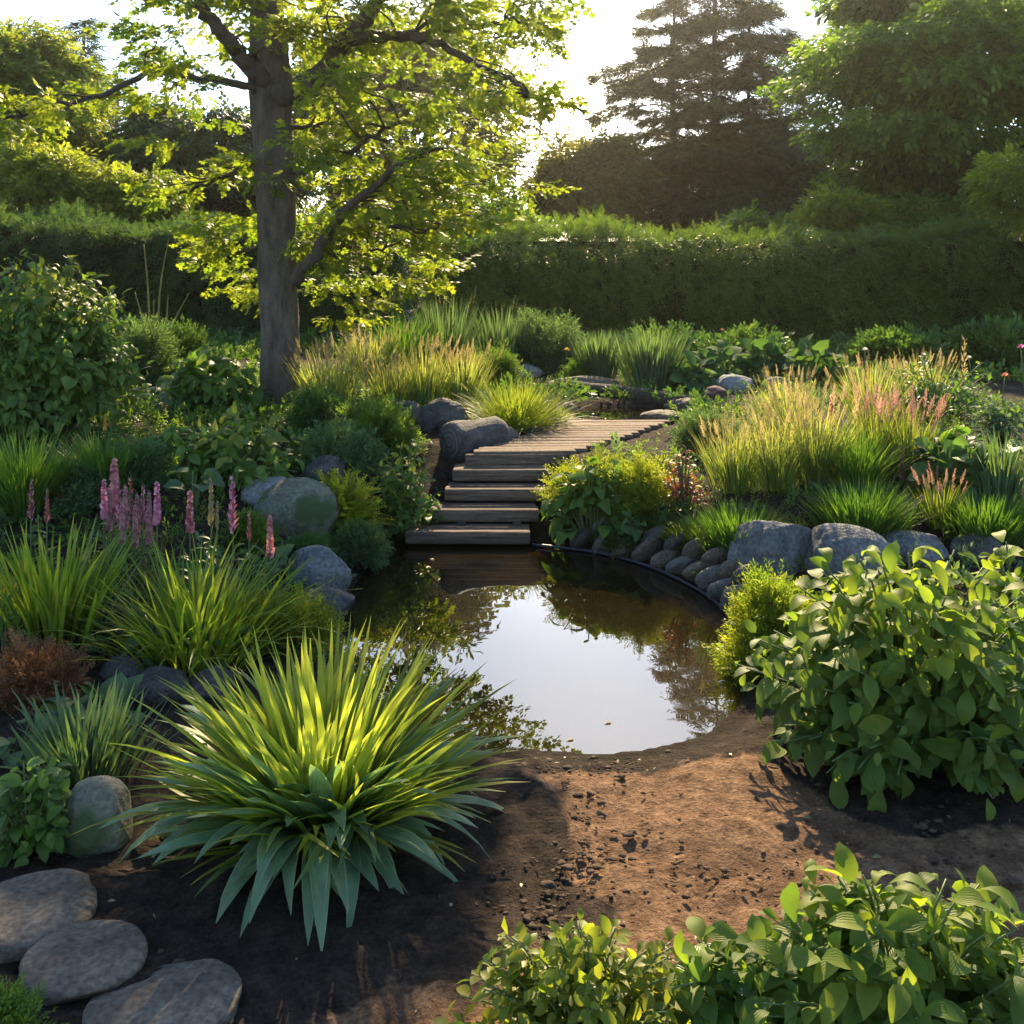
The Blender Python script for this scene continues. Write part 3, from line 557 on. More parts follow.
def conifer(label, px, d, ztop, zlow, half, mat, nb=80, name='conifer', cat='tree', dens=16, s=(.35, .6), gap=.25, pw=.8, droop=.12, trunk_r=.18, group='trees beyond the hedge', lean=0.0):
    x = (px - 512) / F * d; gz = hz1(x, d); rng = rngof(label); root = empty(name, (x, d, gz), label, cat, group); H_ = ztop - gz
    gt = Geo(); tp = np.linspace(0, 1, 14); tube(gt, np.c_[lean * tp + .05 * np.sin(tp * 7), .04 * np.sin(tp * 5), -.1 + H_ * tp], trunk_r * (1 - .88 * tp), 9, bump=.06); g = Geo()
    for i in range(nb):
        f = (i + rng.random()) / nb; z = (zlow - gz) + (H_ - zlow + gz) * f; L_ = half * ((1 - f) ** pw * .95 + .05) * rng.uniform(.55, 1.12)
        if rng.random() < gap * .5: L_ *= .45
        a = i * 2.399 + rng.normal(0, .3); dz = rng.uniform(-.05, .22) * L_ - droop * L_; b0 = np.array([lean * z / H_, 0, z]); b1 = b0 + np.array([math.cos(a) * L_, math.sin(a) * L_, dz])
        P = limb(b0, b1, rng, .05, 4); tube(gt, P, np.linspace(.045, .008, len(P)) * (.4 + .6 * (1 - f)) * trunk_r / .18, 4)
        n = max(6, int(dens * L_)); t = rng.uniform(.22, 1.0, n) ** .8; kk = t * (len(P) - 1); i0 = np.minimum(kk.astype(int), len(P) - 2); Q = P[i0] + (P[i0 + 1] - P[i0]) * (kk - i0)[:, None]
        wd = .28 * L_ * np.sin(np.pi * np.clip(t * .85 + .1, 0, 1)); perp = np.array([-math.sin(a), math.cos(a), 0]); lat = rng.uniform(-1, 1, n)
        Q = Q + perp * (lat * wd)[:, None] + np.c_[np.zeros((n, 2)), rng.normal(0, .03, n) - .10 * np.abs(lat) * wd]
        D = np.array([math.cos(a), math.sin(a), -.12]) * .8 + perp * lat[:, None] * .8 + rng.normal(0, .25, (n, 3)); U = np.array([0, 0, 1.]) + rng.normal(0, .3, (n, 3))
        scatter(g, rng, NEEDLE, D, U, Q, rng.uniform(*s, n), np.clip(.5 + rng.normal(0, .2) + rng.normal(0, .15, n), 0, 1))
    gt.build('trunk', M_bark_d, root); g.build('crown', mat, root); return root
conifer('tall gappy pine with the thickest bare trunk, right of the sun', 716, 30, 11.8, 2.8, 4.5, F_pine, 60, 'pine_tree', dens=46, pw=.62)
conifer('pine nearest the sun with feathery branches reaching left', 674, 31, 10.3, 3.2, 3.7, F_pine, 50, 'pine_tree', dens=42, pw=.6)
conifer('thin pine on the right of the pine trio', 750, 31.5, 10.8, 3.0, 4.0, F_pine, 50, 'pine_tree', dens=42, pw=.6, trunk_r=.13)
conifer('slender dark conifer behind the yellow green tree', 84, 25, 7.6, 2.4, 1.0, F_dark, 70, dens=24, pw=.8)
conifer('shorter dark conifer standing in front of the bare twigs', 118, 27, 6.6, 2.4, .9, F_dark, 60, dens=24, pw=.8)
broad_tree('big yellow green tree overhanging the dark hedge', 8, 20, 14, 190, 165, F_yel, 90, 70, (.25, .45), trunk_r=.2)
broad_tree('dark spreading evergreen between the conifers and the trunk', 205, 22, 92, 235, 190, F_dark, 100, 60, (.3, .5), flat=.35, droop=.5)
broad_tree('bright yellow green bush rising over the dark hedge', 48, 17.4, 142, 235, 150, F_yel, 90, 46, (.18, .34), trunk_r=.07, name='tall_shrub', cat='shrub', group='shrubs over the hedge')
broad_tree('rounded pale green bush over the middle of the dark hedge', 143, 17.2, 168, 235, 70, F_yel, 90, 30, (.16, .3), trunk_r=.06, name='tall_shrub', cat='shrub', group='shrubs over the hedge')
broad_tree('low light green bush on the hedge where the maple sprays end', 476, 17.5, 196, 245, 130, F_mid, 80, 34, (.16, .32), trunk_r=.06, name='tall_shrub', cat='shrub', group='shrubs over the hedge')
broad_tree('loose sunlit bush on the hedge below the right hand pine', 838, 17.3, 190, 250, 76, F_yel, 70, 30, (.16, .3), trunk_r=.06, name='tall_shrub', cat='shrub', group='shrubs over the hedge')
broad_tree('low olive bush closing the gap on the hedge under the overhanging tree', 925, 17.6, 196, 255, 130, F_mid, 70, 34, (.16, .3), trunk_r=.06, name='tall_shrub', cat='shrub', group='shrubs over the hedge')
broad_tree('small sunlit bush on the hedge under the pine trio', 752, 17.3, 212, 245, 60, F_mid, 50, 20, (.14, .26), trunk_r=.05, name='tall_shrub', cat='shrub', group='shrubs over the hedge')
broad_tree('hazy olive tree behind the maple foliage', 410, 27, 20, 225, 250, F_brown, 75, 70, (.35, .6), trunk_r=.2)
broad_tree('dome shaped dark tree right under the sun', 588, 28, 128, 240, 112, F_brown, 110, 46, (.3, .5), trunk_r=.15)
broad_tree('broad dark thicket tree below the pine trio', 752, 34, 140, 245, 250, F_dark, 90, 60, (.4, .65), trunk_r=.2)
broad_tree('large overhanging green tree with layered drooping branches beyond the right hedge', 960, 19.5, -60, 225, 330, F_rtree, 170, 62, (.28, .52), flat=.2, droop=.6, trunk_r=.25, tj=.34, cr=(.42, .7))
broad_tree('small bright tree rising beside the hedge at the edge of the view', 1052, 14.0, 120, 225, 150, F_maple, 60, 26, (.16, .28), trunk_r=.05, name='young_tree')
rng = rngof('far'); root = Geo(); C = np.c_[rng.uniform(-40, 40, 200), rng.uniform(46, 56, 200), rng.uniform(.5, 4.2, 200)]; leafy(root, rng, C, 1.7, 40, SPRAYS, (.8, 1.3), (0, 0), .2, .8)
tag(root.build('far_wood', F_brown), kind='stuff', label='hazy belt of far trees closing the garden', cat='woodland')
# bare twiggy snag
root = empty('bare_tree', (-9.9, 26, .5), 'bare grey snag with thin twigs between conifers and bush', 'tree', 'trees beyond the hedge'); rng = rngof('snag'); g = Geo()
tube(g, smooth([(0, 0, 0), (.1, 0, 2.5), (0, 0, 5.2)], 6), np.linspace(.09, .02, 13), 6)
for i in range(34):
    z = rng.uniform(1.5, 4.8); a = rng.uniform(0, 6.28); L_ = rng.uniform(.5, 1.3); tube(g, limb((0.05, 0, z), (math.cos(a) * L_, math.sin(a) * L_ * .6, z + rng.uniform(.4, 1.1)), rng, .05, 3), np.linspace(.025, .006, 10), 4)
g.build('trunk', plain('bark_bare', (0.16, 0.13, 0.11), .9), root)
# ------------------------------------------------------------------ the maple by the pond
mp = empty('maple_tree', tuple(PT(281, 408, 8.5)), 'maple with a thick straight grey trunk and layered sunlit leaves', 'tree'); o = np.array(mp.location); rng = rngof('maple')
def pp(L_, d0, d1): L_ = np.array(L_, float); return np.array([PT(x, y, d) - o for (x, y), d in zip(L_, np.linspace(d0, d1, len(L_)))])
g = Geo(); tr = smooth(pp([(283, 425), (281, 408), (280, 370), (279, 320), (278, 270), (276, 210), (273, 150), (270, 95), (268, 55), (267, 0), (270, -70), (262, -150)], 8.5, 8.5), 5)
rad = np.interp(np.linspace(0, 1, len(tr)), [0, .05, .14, .4, .58, .68, .76, .85, 1], [.235, .175, .152, .155, .17, .185, .15, .11, .05]); tube(g, tr, rad, 28, bump=.11, seed=3)
g.build('trunk', M_bark, mp)
BR = [([(268, 84), (250, 66), (232, 44), (210, 18), (190, -10), (150, -60)], 8.4, 7.9, .085, .03), ([(262, 90), (225, 82), (180, 74), (150, 72), (110, 92), (60, 106), (0, 120)], 8.4, 7.6, .035, .012),
      ([(280, 96), (300, 88), (322, 74), (342, 48), (362, 24), (385, -12), (420, -60)], 8.3, 7.9, .10, .04), ([(344, 44), (380, 36), (430, 32), (480, 26), (528, 20)], 8.0, 7.4, .045, .012),
      ([(348, 36), (400, 36), (440, 44), (478, 64), (512, 82), (542, 102)], 7.9, 7.4, .045, .012), ([(276, 40), (300, 28), (322, 22), (345, 26)], 8.5, 8.3, .05, .04),
      ([(296, 280), (310, 262), (330, 232), (352, 204), (380, 180), (410, 160), (442, 146)], 8.2, 7.7, .055, .012), ([(292, 172), (318, 166), (345, 158), (365, 142), (390, 128), (420, 120)], 8.3, 7.8, .032, .01),
      ([(292, 128), (320, 124), (352, 127)], 8.5, 8.8, .022, .008), ([(312, 256), (345, 246), (372, 250), (400, 244)], 8.4, 8.9, .024, .008), ([(270, 150), (240, 168), (205, 185), (160, 200)], 8.5, 9.2, .03, .01),
      ([(276, 240), (252, 250), (230, 256), (212, 252)], 8.5, 9.0, .02, .008), ([(360, 20), (400, -20), (470, -50)], 8.1, 8.4, .04, .015), ([(268, 20), (225, -30), (140, -60), (60, -70)], 8.5, 8.8, .05, .015),
      ([(352, 204), (385, 222), (420, 232), (446, 224)], 8.2, 7.9, .02, .007), ([(380, 180), (410, 190), (445, 196)], 8.1, 8.3, .018, .007)]
g = Geo(); TP = []
for L_, d0, d1, r0, r1 in BR:
    P = smooth(pp(L_, d0, d1), 6); P[1:] += rng.normal(0, .012, P[1:].shape); tube(g, P, np.linspace(r0, r1, len(P)), 9, bump=.06, seed=2); TP.append(P)
    for _ in range(int(len(P) / 3)):
        i = rng.integers(len(P) // 4, len(P)); b = P[i] + np.array([rng.uniform(-.5, .5), rng.uniform(-.7, .7), rng.uniform(-.15, .3)]); Q = limb(P[i], b, rng, .05, 3); tube(g, Q, np.linspace(.011, .004, len(Q)), 4); TP.append(Q)
g.build('limbs', M_bark_d, mp)
# leaf layers: flat tiers of sprays hung on the twigs and at the tiers the tree shows
tiers = [(x, y, rng.uniform(8.5, 10.2), w) for x, y, w in (
 (150, 0, .4), (190, 25, .4), (225, 5, .45), (165, 48, .3), (210, 60, .35), (105, 84, .3), (140, 92, .3), (128, 26, .25), (60, 100, .4), (20, 112, .4), (185, 95, .35), (230, 108, .4),
 (300, 5, .5), (330, 55, .4), (360, 60, .4), (400, 10, .5), (430, 18, .45), (460, 5, .45), (495, 12, .26), (530, 22, .2), (552, 38, .16), (505, 62, .2), (520, 92, .15), (475, 45, .3), (440, 60, .4), (410, 70, .4),
 (380, 92, .45), (420, 100, .45), (460, 112, .4), (480, 140, .4), (350, 100, .4), (330, 130, .4), (370, 135, .4), (410, 145, .45), (450, 160, .45), (490, 165, .38), (515, 185, .3), (510, 140, .3), (330, 165, .4), (360, 175, .4), (400, 180, .45), (440, 190, .42), (475, 200, .36),
 (320, 200, .4), (350, 215, .42), (390, 210, .42), (420, 222, .4), (450, 228, .32), (330, 240, .4), (365, 250, .4), (400, 250, .4), (425, 262, .32), (330, 275, .36), (360, 282, .36), (395, 285, .34), (420, 292, .22), (440, 270, .2), (315, 300, .26), (345, 308, .26), (375, 305, .22),
 (235, 215, .25), (240, 235, .35), (225, 262, .28), (248, 270, .26), (262, 288, .22), (235, 285, .2), (250, 60, .35), (300, 120, .35), (305, 150, .3), (295, 215, .3), (300, 60, .4), (275, 10, .4))]
C = []; CR = []
for x, y, d, w in tiers:
    for _ in range(2 if y < 60 else 1):
        dd = d + rng.uniform(-.5, .5); C.append(PT(x, y, dd) - o + rng.normal(0, .06, 3)); CR.append(w * 1.15)
for P in TP: C.append(P[-1]); CR.append(.24)
for x, y in ((90, -40), (160, -60), (230, -80), (300, -70), (200, -120)): C.append(PT(x, y, rng.uniform(7.8, 9.4)) - o); CR.append(.5)
g = Geo(); leafy(g, rng, np.array(C), np.array(CR), 27, MAPLE, (.09, .165), (0, 0), .22, .12, .24); g.build('crown', F_maple, mp)
# ================================================================== plants of the beds
def blades(g, rng, n, L_, base_r, lean, bend, wd, seg=4, fold=0.0, m=0, lean0=0.05, twist=.35, sx=1.0, sy=1.0, front=None, pr=None, tint=None):
    az = rng.uniform(0, 2 * math.pi, n) if front is None else rng.normal(-math.pi / 2, front, n)
    u = rng.random(n) ** .6; tl = lean0 + lean * u * rng.uniform(.6, 1.1, n); rr = base_r * (.25 + .75 * u) * rng.uniform(.3, 1, n)
    B = np.stack([np.cos(az) * rr * sx, np.sin(az) * rr * sy, np.full(n, -.01)], 1); Ln = rng.uniform(L_[0], L_[1], n); bd = bend * rng.uniform(.3, 1.25, n) * (.4 + .6 * u)
    w = wd * rng.uniform(.7, 1.2, n); t = np.linspace(0, 1, seg + 1); th = tl[:, None] + bd[:, None] * t[None] ** 1.4
    st_ = (Ln / seg)[:, None]; r = np.concatenate([np.zeros((n, 1)), np.cumsum(np.sin((th[:, 1:] + th[:, :-1]) / 2) * st_, 1)], 1); z = np.concatenate([np.zeros((n, 1)), np.cumsum(np.cos((th[:, 1:] + th[:, :-1]) / 2) * st_, 1)], 1)
    a2 = az[:, None] + rng.normal(0, .25, n)[:, None] * t[None]; C = np.stack([B[:, :1] + np.cos(a2) * r, B[:, 1:2] + np.sin(a2) * r, B[:, 2:] + z], 2)
    sa = az + math.pi / 2 + rng.normal(0, twist, n); side = np.stack([np.cos(sa), np.sin(sa), rng.normal(0, .15, n)], 1)[:, None, :]
    prof = np.clip(np.minimum(1, .55 + 1.5 * t) * np.clip((1 - t) / .45, 0, 1) ** .7, .02, 1) if pr is None else pr(t)
    hw = (w[:, None] * prof[None] / 2)[:, :, None]; tn = np.clip(.5 + rng.normal(0, .25, n), 0, 1) if tint is None else tint(rng, n, tl)
    cols = (-1, 1) if not fold else (-1, 0, 1); k = len(cols); V = np.stack([C + side * hw * c - np.array([0, 0, 1.]) * hw * fold * (c == 0) for c in cols], 2)
    A = np.zeros(V.shape); A[..., 0] = tn[:, None, None]; A[..., 1] = np.abs(np.array(cols))[None, None]; A[..., 2] = t[None, :, None]
    i = (np.arange(n) * (seg + 1) * k)[:, None, None]; j = (np.arange(seg) * k)[None, :, None]; c = np.arange(k - 1)[None, None]; q = i + j + c
    g.add(V, np.stack([q, q + 1, q + k + 1, q + k], 3).reshape(-1, 4), None, A, m); return C
def seedhead(rng, n=16, ln=.16, w=.05, pw=.6):
    parts = []
    for i in range(n):
        t = i / n; a = i * 2.4; d = np.array([[math.cos(a), 1.4, math.sin(a)]]); s = ln * (1.05 - pw * t) * rng.uniform(.7, 1.2)
        parts.append(move(DIA, frames(d, np.array([[0.1, 0, 1.]]), s, w)[0], (0, t * .92, 0), rng.uniform(-.5, .5)))
    return merge(parts)
SEED = [seedhead(_r) for _ in range(2)]; FLUFF = [seedhead(_r, 26, .24, .05) for _ in range(2)]; SPIKE = [seedhead(_r, 46, .17, .12, .6) for _ in range(3)]; DRY = [seedhead(_r, 10, .10, .03) for _ in range(2)]
F_gold = leaf('grass_golden', (0.085, 0.145, 0.025), (0.18, 0.215, 0.045), .5, tip=(.27, .26, .09), tipat=(.45, 1), trc=(2.0, 2.0, 1.1))
F_goldg = leaf('grass_gold_green', (0.09, 0.13, 0.02), (0.17, 0.19, 0.035), .5)
F_green = leaf('grass_green', (0.035, 0.085, 0.016), (0.085, 0.15, 0.025), .42)
F_blue = leaf('grass_blue_green', (0.045, 0.085, 0.045), (0.10, 0.15, 0.075), .38)
F_lily = leaf('strap_yellow_green', (0.085, 0.14, 0.02), (0.18, 0.21, 0.03), .5, rough=.35)
F_sword = leaf('sword_leaf', (0.145, 0.205, 0.03), (0.27, 0.31, 0.05), .56, tip=(.27, .28, .05), tipat=(.45, 1.0), edge=(.27, .30, .11), trc=(2.0, 2.1, .9), rough=.33, vein=.5)
F_dead = leaf('dead_leaf', (0.16, 0.10, 0.05), (0.30, 0.22, 0.11), .25, trc=(1.5, 1.3, 1))
L_SPAT2 = tpl_leaf(5, 0.46, 0.22, 1.5, spat, 0.03)
F_swordm = leaf('sword_leaf_middle', (0.10, 0.17, 0.045), (0.20, 0.26, 0.08), .42, edge=(.32, .36, .16), rough=.36, vein=.5)
F_big = leaf('big_leaf', (0.03, 0.075, 0.03), (0.075, 0.135, 0.045), .3, rough=.8, spec=.05)
F_swordb = leaf('sword_leaf_broad', (0.15, 0.25, 0.14), (0.23, 0.32, 0.18), .32, edge=(.36, .42, .24), rough=.33, vein=.6, trc=(2.0, 2.2, .8))
F_hosta = leaf('hosta_leaf', (0.06, 0.125, 0.025), (0.13, 0.20, 0.04), .45, rough=.38, vein=.35)
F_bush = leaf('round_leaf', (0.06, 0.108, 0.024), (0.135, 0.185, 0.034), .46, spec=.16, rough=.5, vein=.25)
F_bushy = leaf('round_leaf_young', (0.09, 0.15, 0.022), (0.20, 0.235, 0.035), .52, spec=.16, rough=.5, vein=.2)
F_lime = leaf('lime_leaf', (0.11, 0.16, 0.018), (0.23, 0.23, 0.03), .5)
F_teal = leaf('leaf_grey_green', (0.05, 0.095, 0.045), (0.11, 0.165, 0.08), .35, rough=.65, spec=.1)
F_deep = leaf('leaf_deep_green', (0.03, 0.07, 0.02), (0.075, 0.13, 0.032), .36)
F_red = leaf('leaf_russet', (0.12, 0.035, 0.02), (0.22, 0.10, 0.04), .4, trc=(2, 1.4, .9))
F_rust = leaf('leaf_rust_brown', (0.13, 0.06, 0.025), (0.26, 0.13, 0.055), .35, trc=(2, 1.5, .9))
P_pink = leaf('petal_pink', (0.36, 0.09, 0.17), (0.74, 0.42, 0.50), .4, trc=(1.2, 1, 1.1)); P_rose = leaf('petal_rose', (0.27, 0.07, 0.09), (0.66, 0.36, 0.34), .4, trc=(1.2, 1, 1))
P_straw = leaf('seed_straw', (0.24, 0.20, 0.09), (0.40, 0.33, 0.17), .45, trc=(1.5, 1.4, 1.1)); P_dusk = leaf('petal_dusky', (0.2, 0.09, 0.11), (0.48, 0.27, 0.28), .4, trc=(1.2, 1, 1)); P_white = leaf('petal_white', (0.6, 0.6, 0.58), (0.8, 0.78, 0.72), .35, trc=(1, 1, .95))
P_blush = leaf('seed_pinkish', (0.28, 0.15, 0.12), (0.44, 0.27, 0.2), .45, trc=(1.4, 1.3, 1.1)); P_yel = leaf('petal_yellow', (0.62, 0.36, 0.03), (0.75, 0.5, 0.06), .35, trc=(1.2, 1.1, .8))
P_mag = leaf('petal_magenta', (0.36, 0.05, 0.24), (0.5, 0.12, 0.34), .35, trc=(1.3, 1, 1.2)); P_violet = leaf('petal_violet', (0.12, 0.09, 0.35), (0.2, 0.15, 0.45), .35, trc=(1, 1, 1.3)); P_coral = leaf('petal_coral', (0.55, 0.13, 0.08), (0.65, 0.22, 0.13), .35, trc=(1.2, 1, .9))
def foot(px, py, d=None):
    if d is None: return G(px, py)
    x = (px - 512) / F * d; return np.array([x, d, hz1(x, d)])
def dims(px, py, w, h, d=None, pad=0.0):
    p = foot(px, py, None if py > 405 else d); s = p[1] / F; h2 = max(h + (HZ + (CH - p[2]) / s) - py, .35 * h); return p, max(w * s - 2 * pad, w * s * .55), max(h2 * s - pad, h2 * s * .55)
STY = {  # n, lean, bend, width, seg, leaf colour, seed colour, seed templates, seeds, seed length
 'gold': (330, .38, .5, .006, 4, F_gold, P_straw, FLUFF, 38, .22), 'pinkish': (280, .34, .45, .006, 4, F_goldg, P_blush, FLUFF, 36, .28), 'mound': (1500, 1.25, .7, .0045, 4, F_goldg, P_straw, SEED, 30, .16),
 'blue': (420, .28, .35, .010, 5, F_blue, None, None, 0, 0), 'green': (900, .55, .8, .0065, 5, F_green, None, None, 0, 0), 'tuft': (700, .75, .8, .0075, 5, F_goldg, None, None, 0, 0),
 'reed': (260, .22, .25, .009, 5, F_blue, P_straw, DRY, 14, .2), 'iris': (190, .45, .5, .020, 6, F_lily, None, None, 0, 0), 'lily': (300, .75, 1.15, .016, 7, F_lily, None, None, 0, 0), 'strap': (170, .5, .7, .015, 6, F_blue, None, None, 0, 0)}
def grass(sty, label, px, py, w, h, d=None, n=1.0, name='ornamental_grass', group='grasses in the beds', cat='grass'):
    p, W_, H_ = dims(px, py, w, h, d); N_, lean, bend, wd, seg, mat, sm, st_, ns, sl = STY[sty]; rng = rngof(label); wd = wd * max(.85, min(1.6, p[1] / 6))
    g = Geo(); C = blades(g, rng, int(N_ * n), (H_ * .55, H_ * 1.08), W_ * .36, lean, bend, wd, seg, .25 if wd > .012 else 0, sy=.8)
    if not sm: return tag(g.build(name, mat, None, p), label, cat, group)
    root = empty(name, p, label, cat, group); g.build('blades', mat, root); g = Geo(); C = blades(g, rng, int(ns * n), (H_ * .82, H_ * 1.12), W_ * .34, lean * .85, bend * .3, wd * .6, 3)
    g.build('stems', M_stem_br, root); g = Geo(); D = C[:, -1] - C[:, -2]; k = len(D); Ls = H_ * sl * rng.uniform(.7, 1.2, k)
    scatter(g, rng, st_, D, rng.normal(0, 1, (k, 3)), C[:, -1] - unit(D) * Ls[:, None] * .55, Ls, rng.random(k), 0, Ls * .8); g.build('seed_heads', sm, root); return root
def shrub(label, px, py, w, h, tpls, mat, ls, S=40, k=7, d=None, lw=1.0, t0=.35, up=.35, jit=.35, low=.05, base=.25, depth=.85, young=None, pet=.15, name='leafy_plant', group='leafy plants in the beds', cat='plant', droopy=.0, stem=None, lift=0.0, top=None, topmat=None, ntop=0):
    """stems fan out from the foot; leaves sit round the upper part of every stem"""
    p, W_, H_ = dims(px, py, w, h, d, ls * .35); rx = W_ / 2; rng = rngof(label); root = empty(name, p, label, cat, group)
    el = np.arccos(np.clip(low + (1 - low) * rng.random(S), 0, 1)); az = rng.uniform(0, 2 * math.pi, S) + np.arange(S) * 2.4; q = rng.uniform(.72, 1.04, S)
    Tt = np.stack([np.cos(az) * np.sin(el) * rx * q, np.sin(az) * np.sin(el) * rx * depth * q, lift + np.cos(el) ** .8 * (H_ - lift) * q], 1)
    P0 = np.c_[Tt[:, :2] * base, np.full(S, -.01)]; P1 = np.c_[Tt[:, :2] * .55, np.maximum(Tt[:, 2] * .85, H_ * .25)]
    gs = Geo(); tt_ = np.linspace(0, 1, 6)
    for a, b, c in zip(P0, P1, Tt): tube(gs, [(1 - t) ** 2 * a + 2 * t * (1 - t) * b + t * t * c for t in tt_], np.linspace(.005, .002, 6) * max(1, ls / .1), 4)
    gs.build('stems', stem or M_stem, root); t = (t0 + (1 - t0) * (np.arange(k)[None] + rng.random((S, k))) / k); B = ((1 - t) ** 2)[..., None] * P0[:, None] + (2 * t * (1 - t))[..., None] * P1[:, None] + (t * t)[..., None] * Tt[:, None]
    tg = unit((2 * (1 - t))[..., None] * (P1 - P0)[:, None] + (2 * t)[..., None] * (Tt - P1)[:, None]); ph = (np.arange(k)[None] * 2.4 + rng.uniform(0, 6.28, (S, 1))); e1 = unit(np.cross(tg, np.array([.3, .2, 1.]))); e2 = np.cross(tg, e1)
    side = e1 * np.cos(ph)[..., None] + e2 * np.sin(ph)[..., None]; out = unit(np.concatenate([Tt[:, None, :2] + 0 * B[..., :2], 0 * B[..., :1]], 2))
    D = (side * .75 + tg * .45 + out * .35 + rng.normal(0, jit, B.shape) + np.array([0, 0, up - .35 - droopy])).reshape(-1, 3); B = (B + side * ls * pet).reshape(-1, 3); n = len(B)
    U = np.array([0, -.25, 1.]) + np.repeat(out, 1, 1).reshape(-1, 3) * .35 + rng.normal(0, .28, (n, 3)); sc = ls * rng.uniform(.38, 1.2, n) * (1.1 - .35 * t.reshape(-1)); tn = np.clip(.5 + rng.normal(0, .25, n), 0, 1)
    g = Geo(); mats = [mat]; mi = np.zeros(n, bool)
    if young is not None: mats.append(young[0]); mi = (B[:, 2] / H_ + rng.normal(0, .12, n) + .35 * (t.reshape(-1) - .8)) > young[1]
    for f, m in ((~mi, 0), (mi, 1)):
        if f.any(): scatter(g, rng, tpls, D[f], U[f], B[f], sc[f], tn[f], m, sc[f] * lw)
    g.build('leaves', mats, root)
    if top is not None:
        ln = top[1]
        for i in rng.choice(S, min(ntop, S), False):
            g = Geo(); scatter(g, rng, top[0], np.array([[rng.normal(0, .25), rng.normal(0, .25), 1.]]), rng.normal(0, 1, (1, 3)), Tt[i:i + 1] - np.array([0, 0, .01]), np.array([ln]), rng.random(1), 0, np.array([ln * top[2]])); g.build('flower', topmat, root)
    return root
def mound(label, px, py, w, h, tpls, mat, s, N=60, K=26, d=None, name='low_shrub', group='small shrubs in the beds', cat='shrub', depth=.85, up=.4, tj=.2, young=None):
    """dense cushion of fine sprays"""
    p, W_, H_ = dims(px, py, w, h, d, s * .4); rx = W_ / 2; rng = rngof(label); root = empty(name, p, label, cat, group); az = rng.uniform(0, 6.28, N); el = np.arccos(rng.random(N)); q = rng.uniform(.45, .82, N)
    C = np.stack([np.cos(az) * np.sin(el) * rx * q, np.sin(az) * np.sin(el) * rx * depth * q, np.cos(el) * H_ * q], 1); gs = Geo()
    for c in C: tube(gs, limb((0, 0, 0), c, rng, .1, 2), .003 * max(1, rx / .2), 4)
    gs.build('stems', M_twig, root); cr = .26 * (rx + H_) / 2; ct = np.repeat(rng.normal(0, tj, N), K); P = np.repeat(C, K, 0); off = unit(rng.normal(size=P.shape)) * rng.random((len(P), 1)) ** .4 * cr; P = P + off; P[:, 2] = np.abs(P[:, 2])
    D = unit(P * np.array([1, 1, .8])) + unit(off) * .7 + rng.normal(0, .3, P.shape) + np.array([0, 0, up]); g = Geo(); tn = np.clip(.5 + ct + rng.normal(0, .15, len(P)), 0, 1); mats = [mat]; mi = np.zeros(len(P), bool)
    if young is not None: mats.append(young[0]); mi = P[:, 2] / H_ + rng.normal(0, .12, len(P)) > young[1]
    for f, m in ((~mi, 0), (mi, 1)):
        if f.any(): scatter(g, rng, tpls, D[f], rng.normal(0, .6, (f.sum(), 3)) + np.array([0, -.2, 1]), P[f], s * rng.uniform(.7, 1.3, f.sum()), tn[f], m)
    g.build('leaves', mats, root); return root
# ---------------------------------------------------------------- the big sword leaved clump
p = foot(322, 828); root = empty('sword_leaved_clump', p, 'large clump of sword shaped leaves, yellow green above and grey green below', 'plant'); rng = rngof('sword')
swp = lambda t: np.clip(np.minimum(1, .5 + 1.2 * t) * np.clip((1 - t) / .6, 0, 1) ** .75, .015, 1)
brp = lambda t: np.clip(np.sin(np.pi * np.clip(t * .86 + .14, 0, 1) ** 1.1) ** .8 * 1.0, .02, 1)
g = Geo(); blades(g, rng, 280, (.42, .60), .16, .92, .65, .031, 9, .35, twist=.5, pr=swp); blades(g, rng, 80, (.42, .54), .14, .5, .8, .031, 9, .3, lean0=.72, twist=.3, pr=swp); g.build('upright_leaves', F_sword, root)
g = Geo(); blades(g, rng, 60, (.42, .57), .12, .45, 1.7, .062, 11, .25, lean0=.5, twist=.22, pr=brp, front=1.0); blades(g, rng, 36, (.42, .54), .10, .4, 1.4, .05, 9, .3, lean0=.75, twist=.25, pr=brp); g.build('arching_leaves', F_swordb, root); g = Geo(); blades(g, rng, 70, (.40, .56), .13, .45, 1.15, .038, 10, .3, lean0=.5, twist=.35, pr=swp); g.build('middle_leaves', F_swordm, root); g = Geo(); blades(g, rng, 26, (.22, .40), .14, .4, 1.5, .02, 7, .2, lean0=.9, twist=.8, pr=swp); g.build('dead_leaves', F_dead, root)
# ---------------------------------------------------------------- right side bushes in front
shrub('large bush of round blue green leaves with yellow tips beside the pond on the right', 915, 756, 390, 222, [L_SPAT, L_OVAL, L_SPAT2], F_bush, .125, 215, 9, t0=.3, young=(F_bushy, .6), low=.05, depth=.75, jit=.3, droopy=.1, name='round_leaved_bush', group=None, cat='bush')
shrub('taller shoot of yellow round leaves at the right edge behind the round leaved bush', 1016, 700, 130, 170, [L_SPAT, L_OVAL], F_bush, .12, 26, 7, d=3.55, young=(F_bushy, .55), name='round_leaved_bush', group=None, cat='bush')
shrub('nearest bush of glossy oval leaves at the lower right corner', 905, 1060, 430, 190, [L_SPAT, L_OVAL, L_SPAT2], F_bush, .098, 165, 9, d=2.02, young=(F_bushy, .72), depth=.55, jit=.32, name='oval_leaved_bush', group=None, cat='bush')
shrub('low plant of small bright leaves in front of the bare soil at the bottom', 585, 1050, 330, 128, [L_SMALL, L_OVAL], F_lime, .048, 120, 13, d=2.03, t0=.3, depth=.5, lw=1.1, name='small_leaved_plant', group=None)
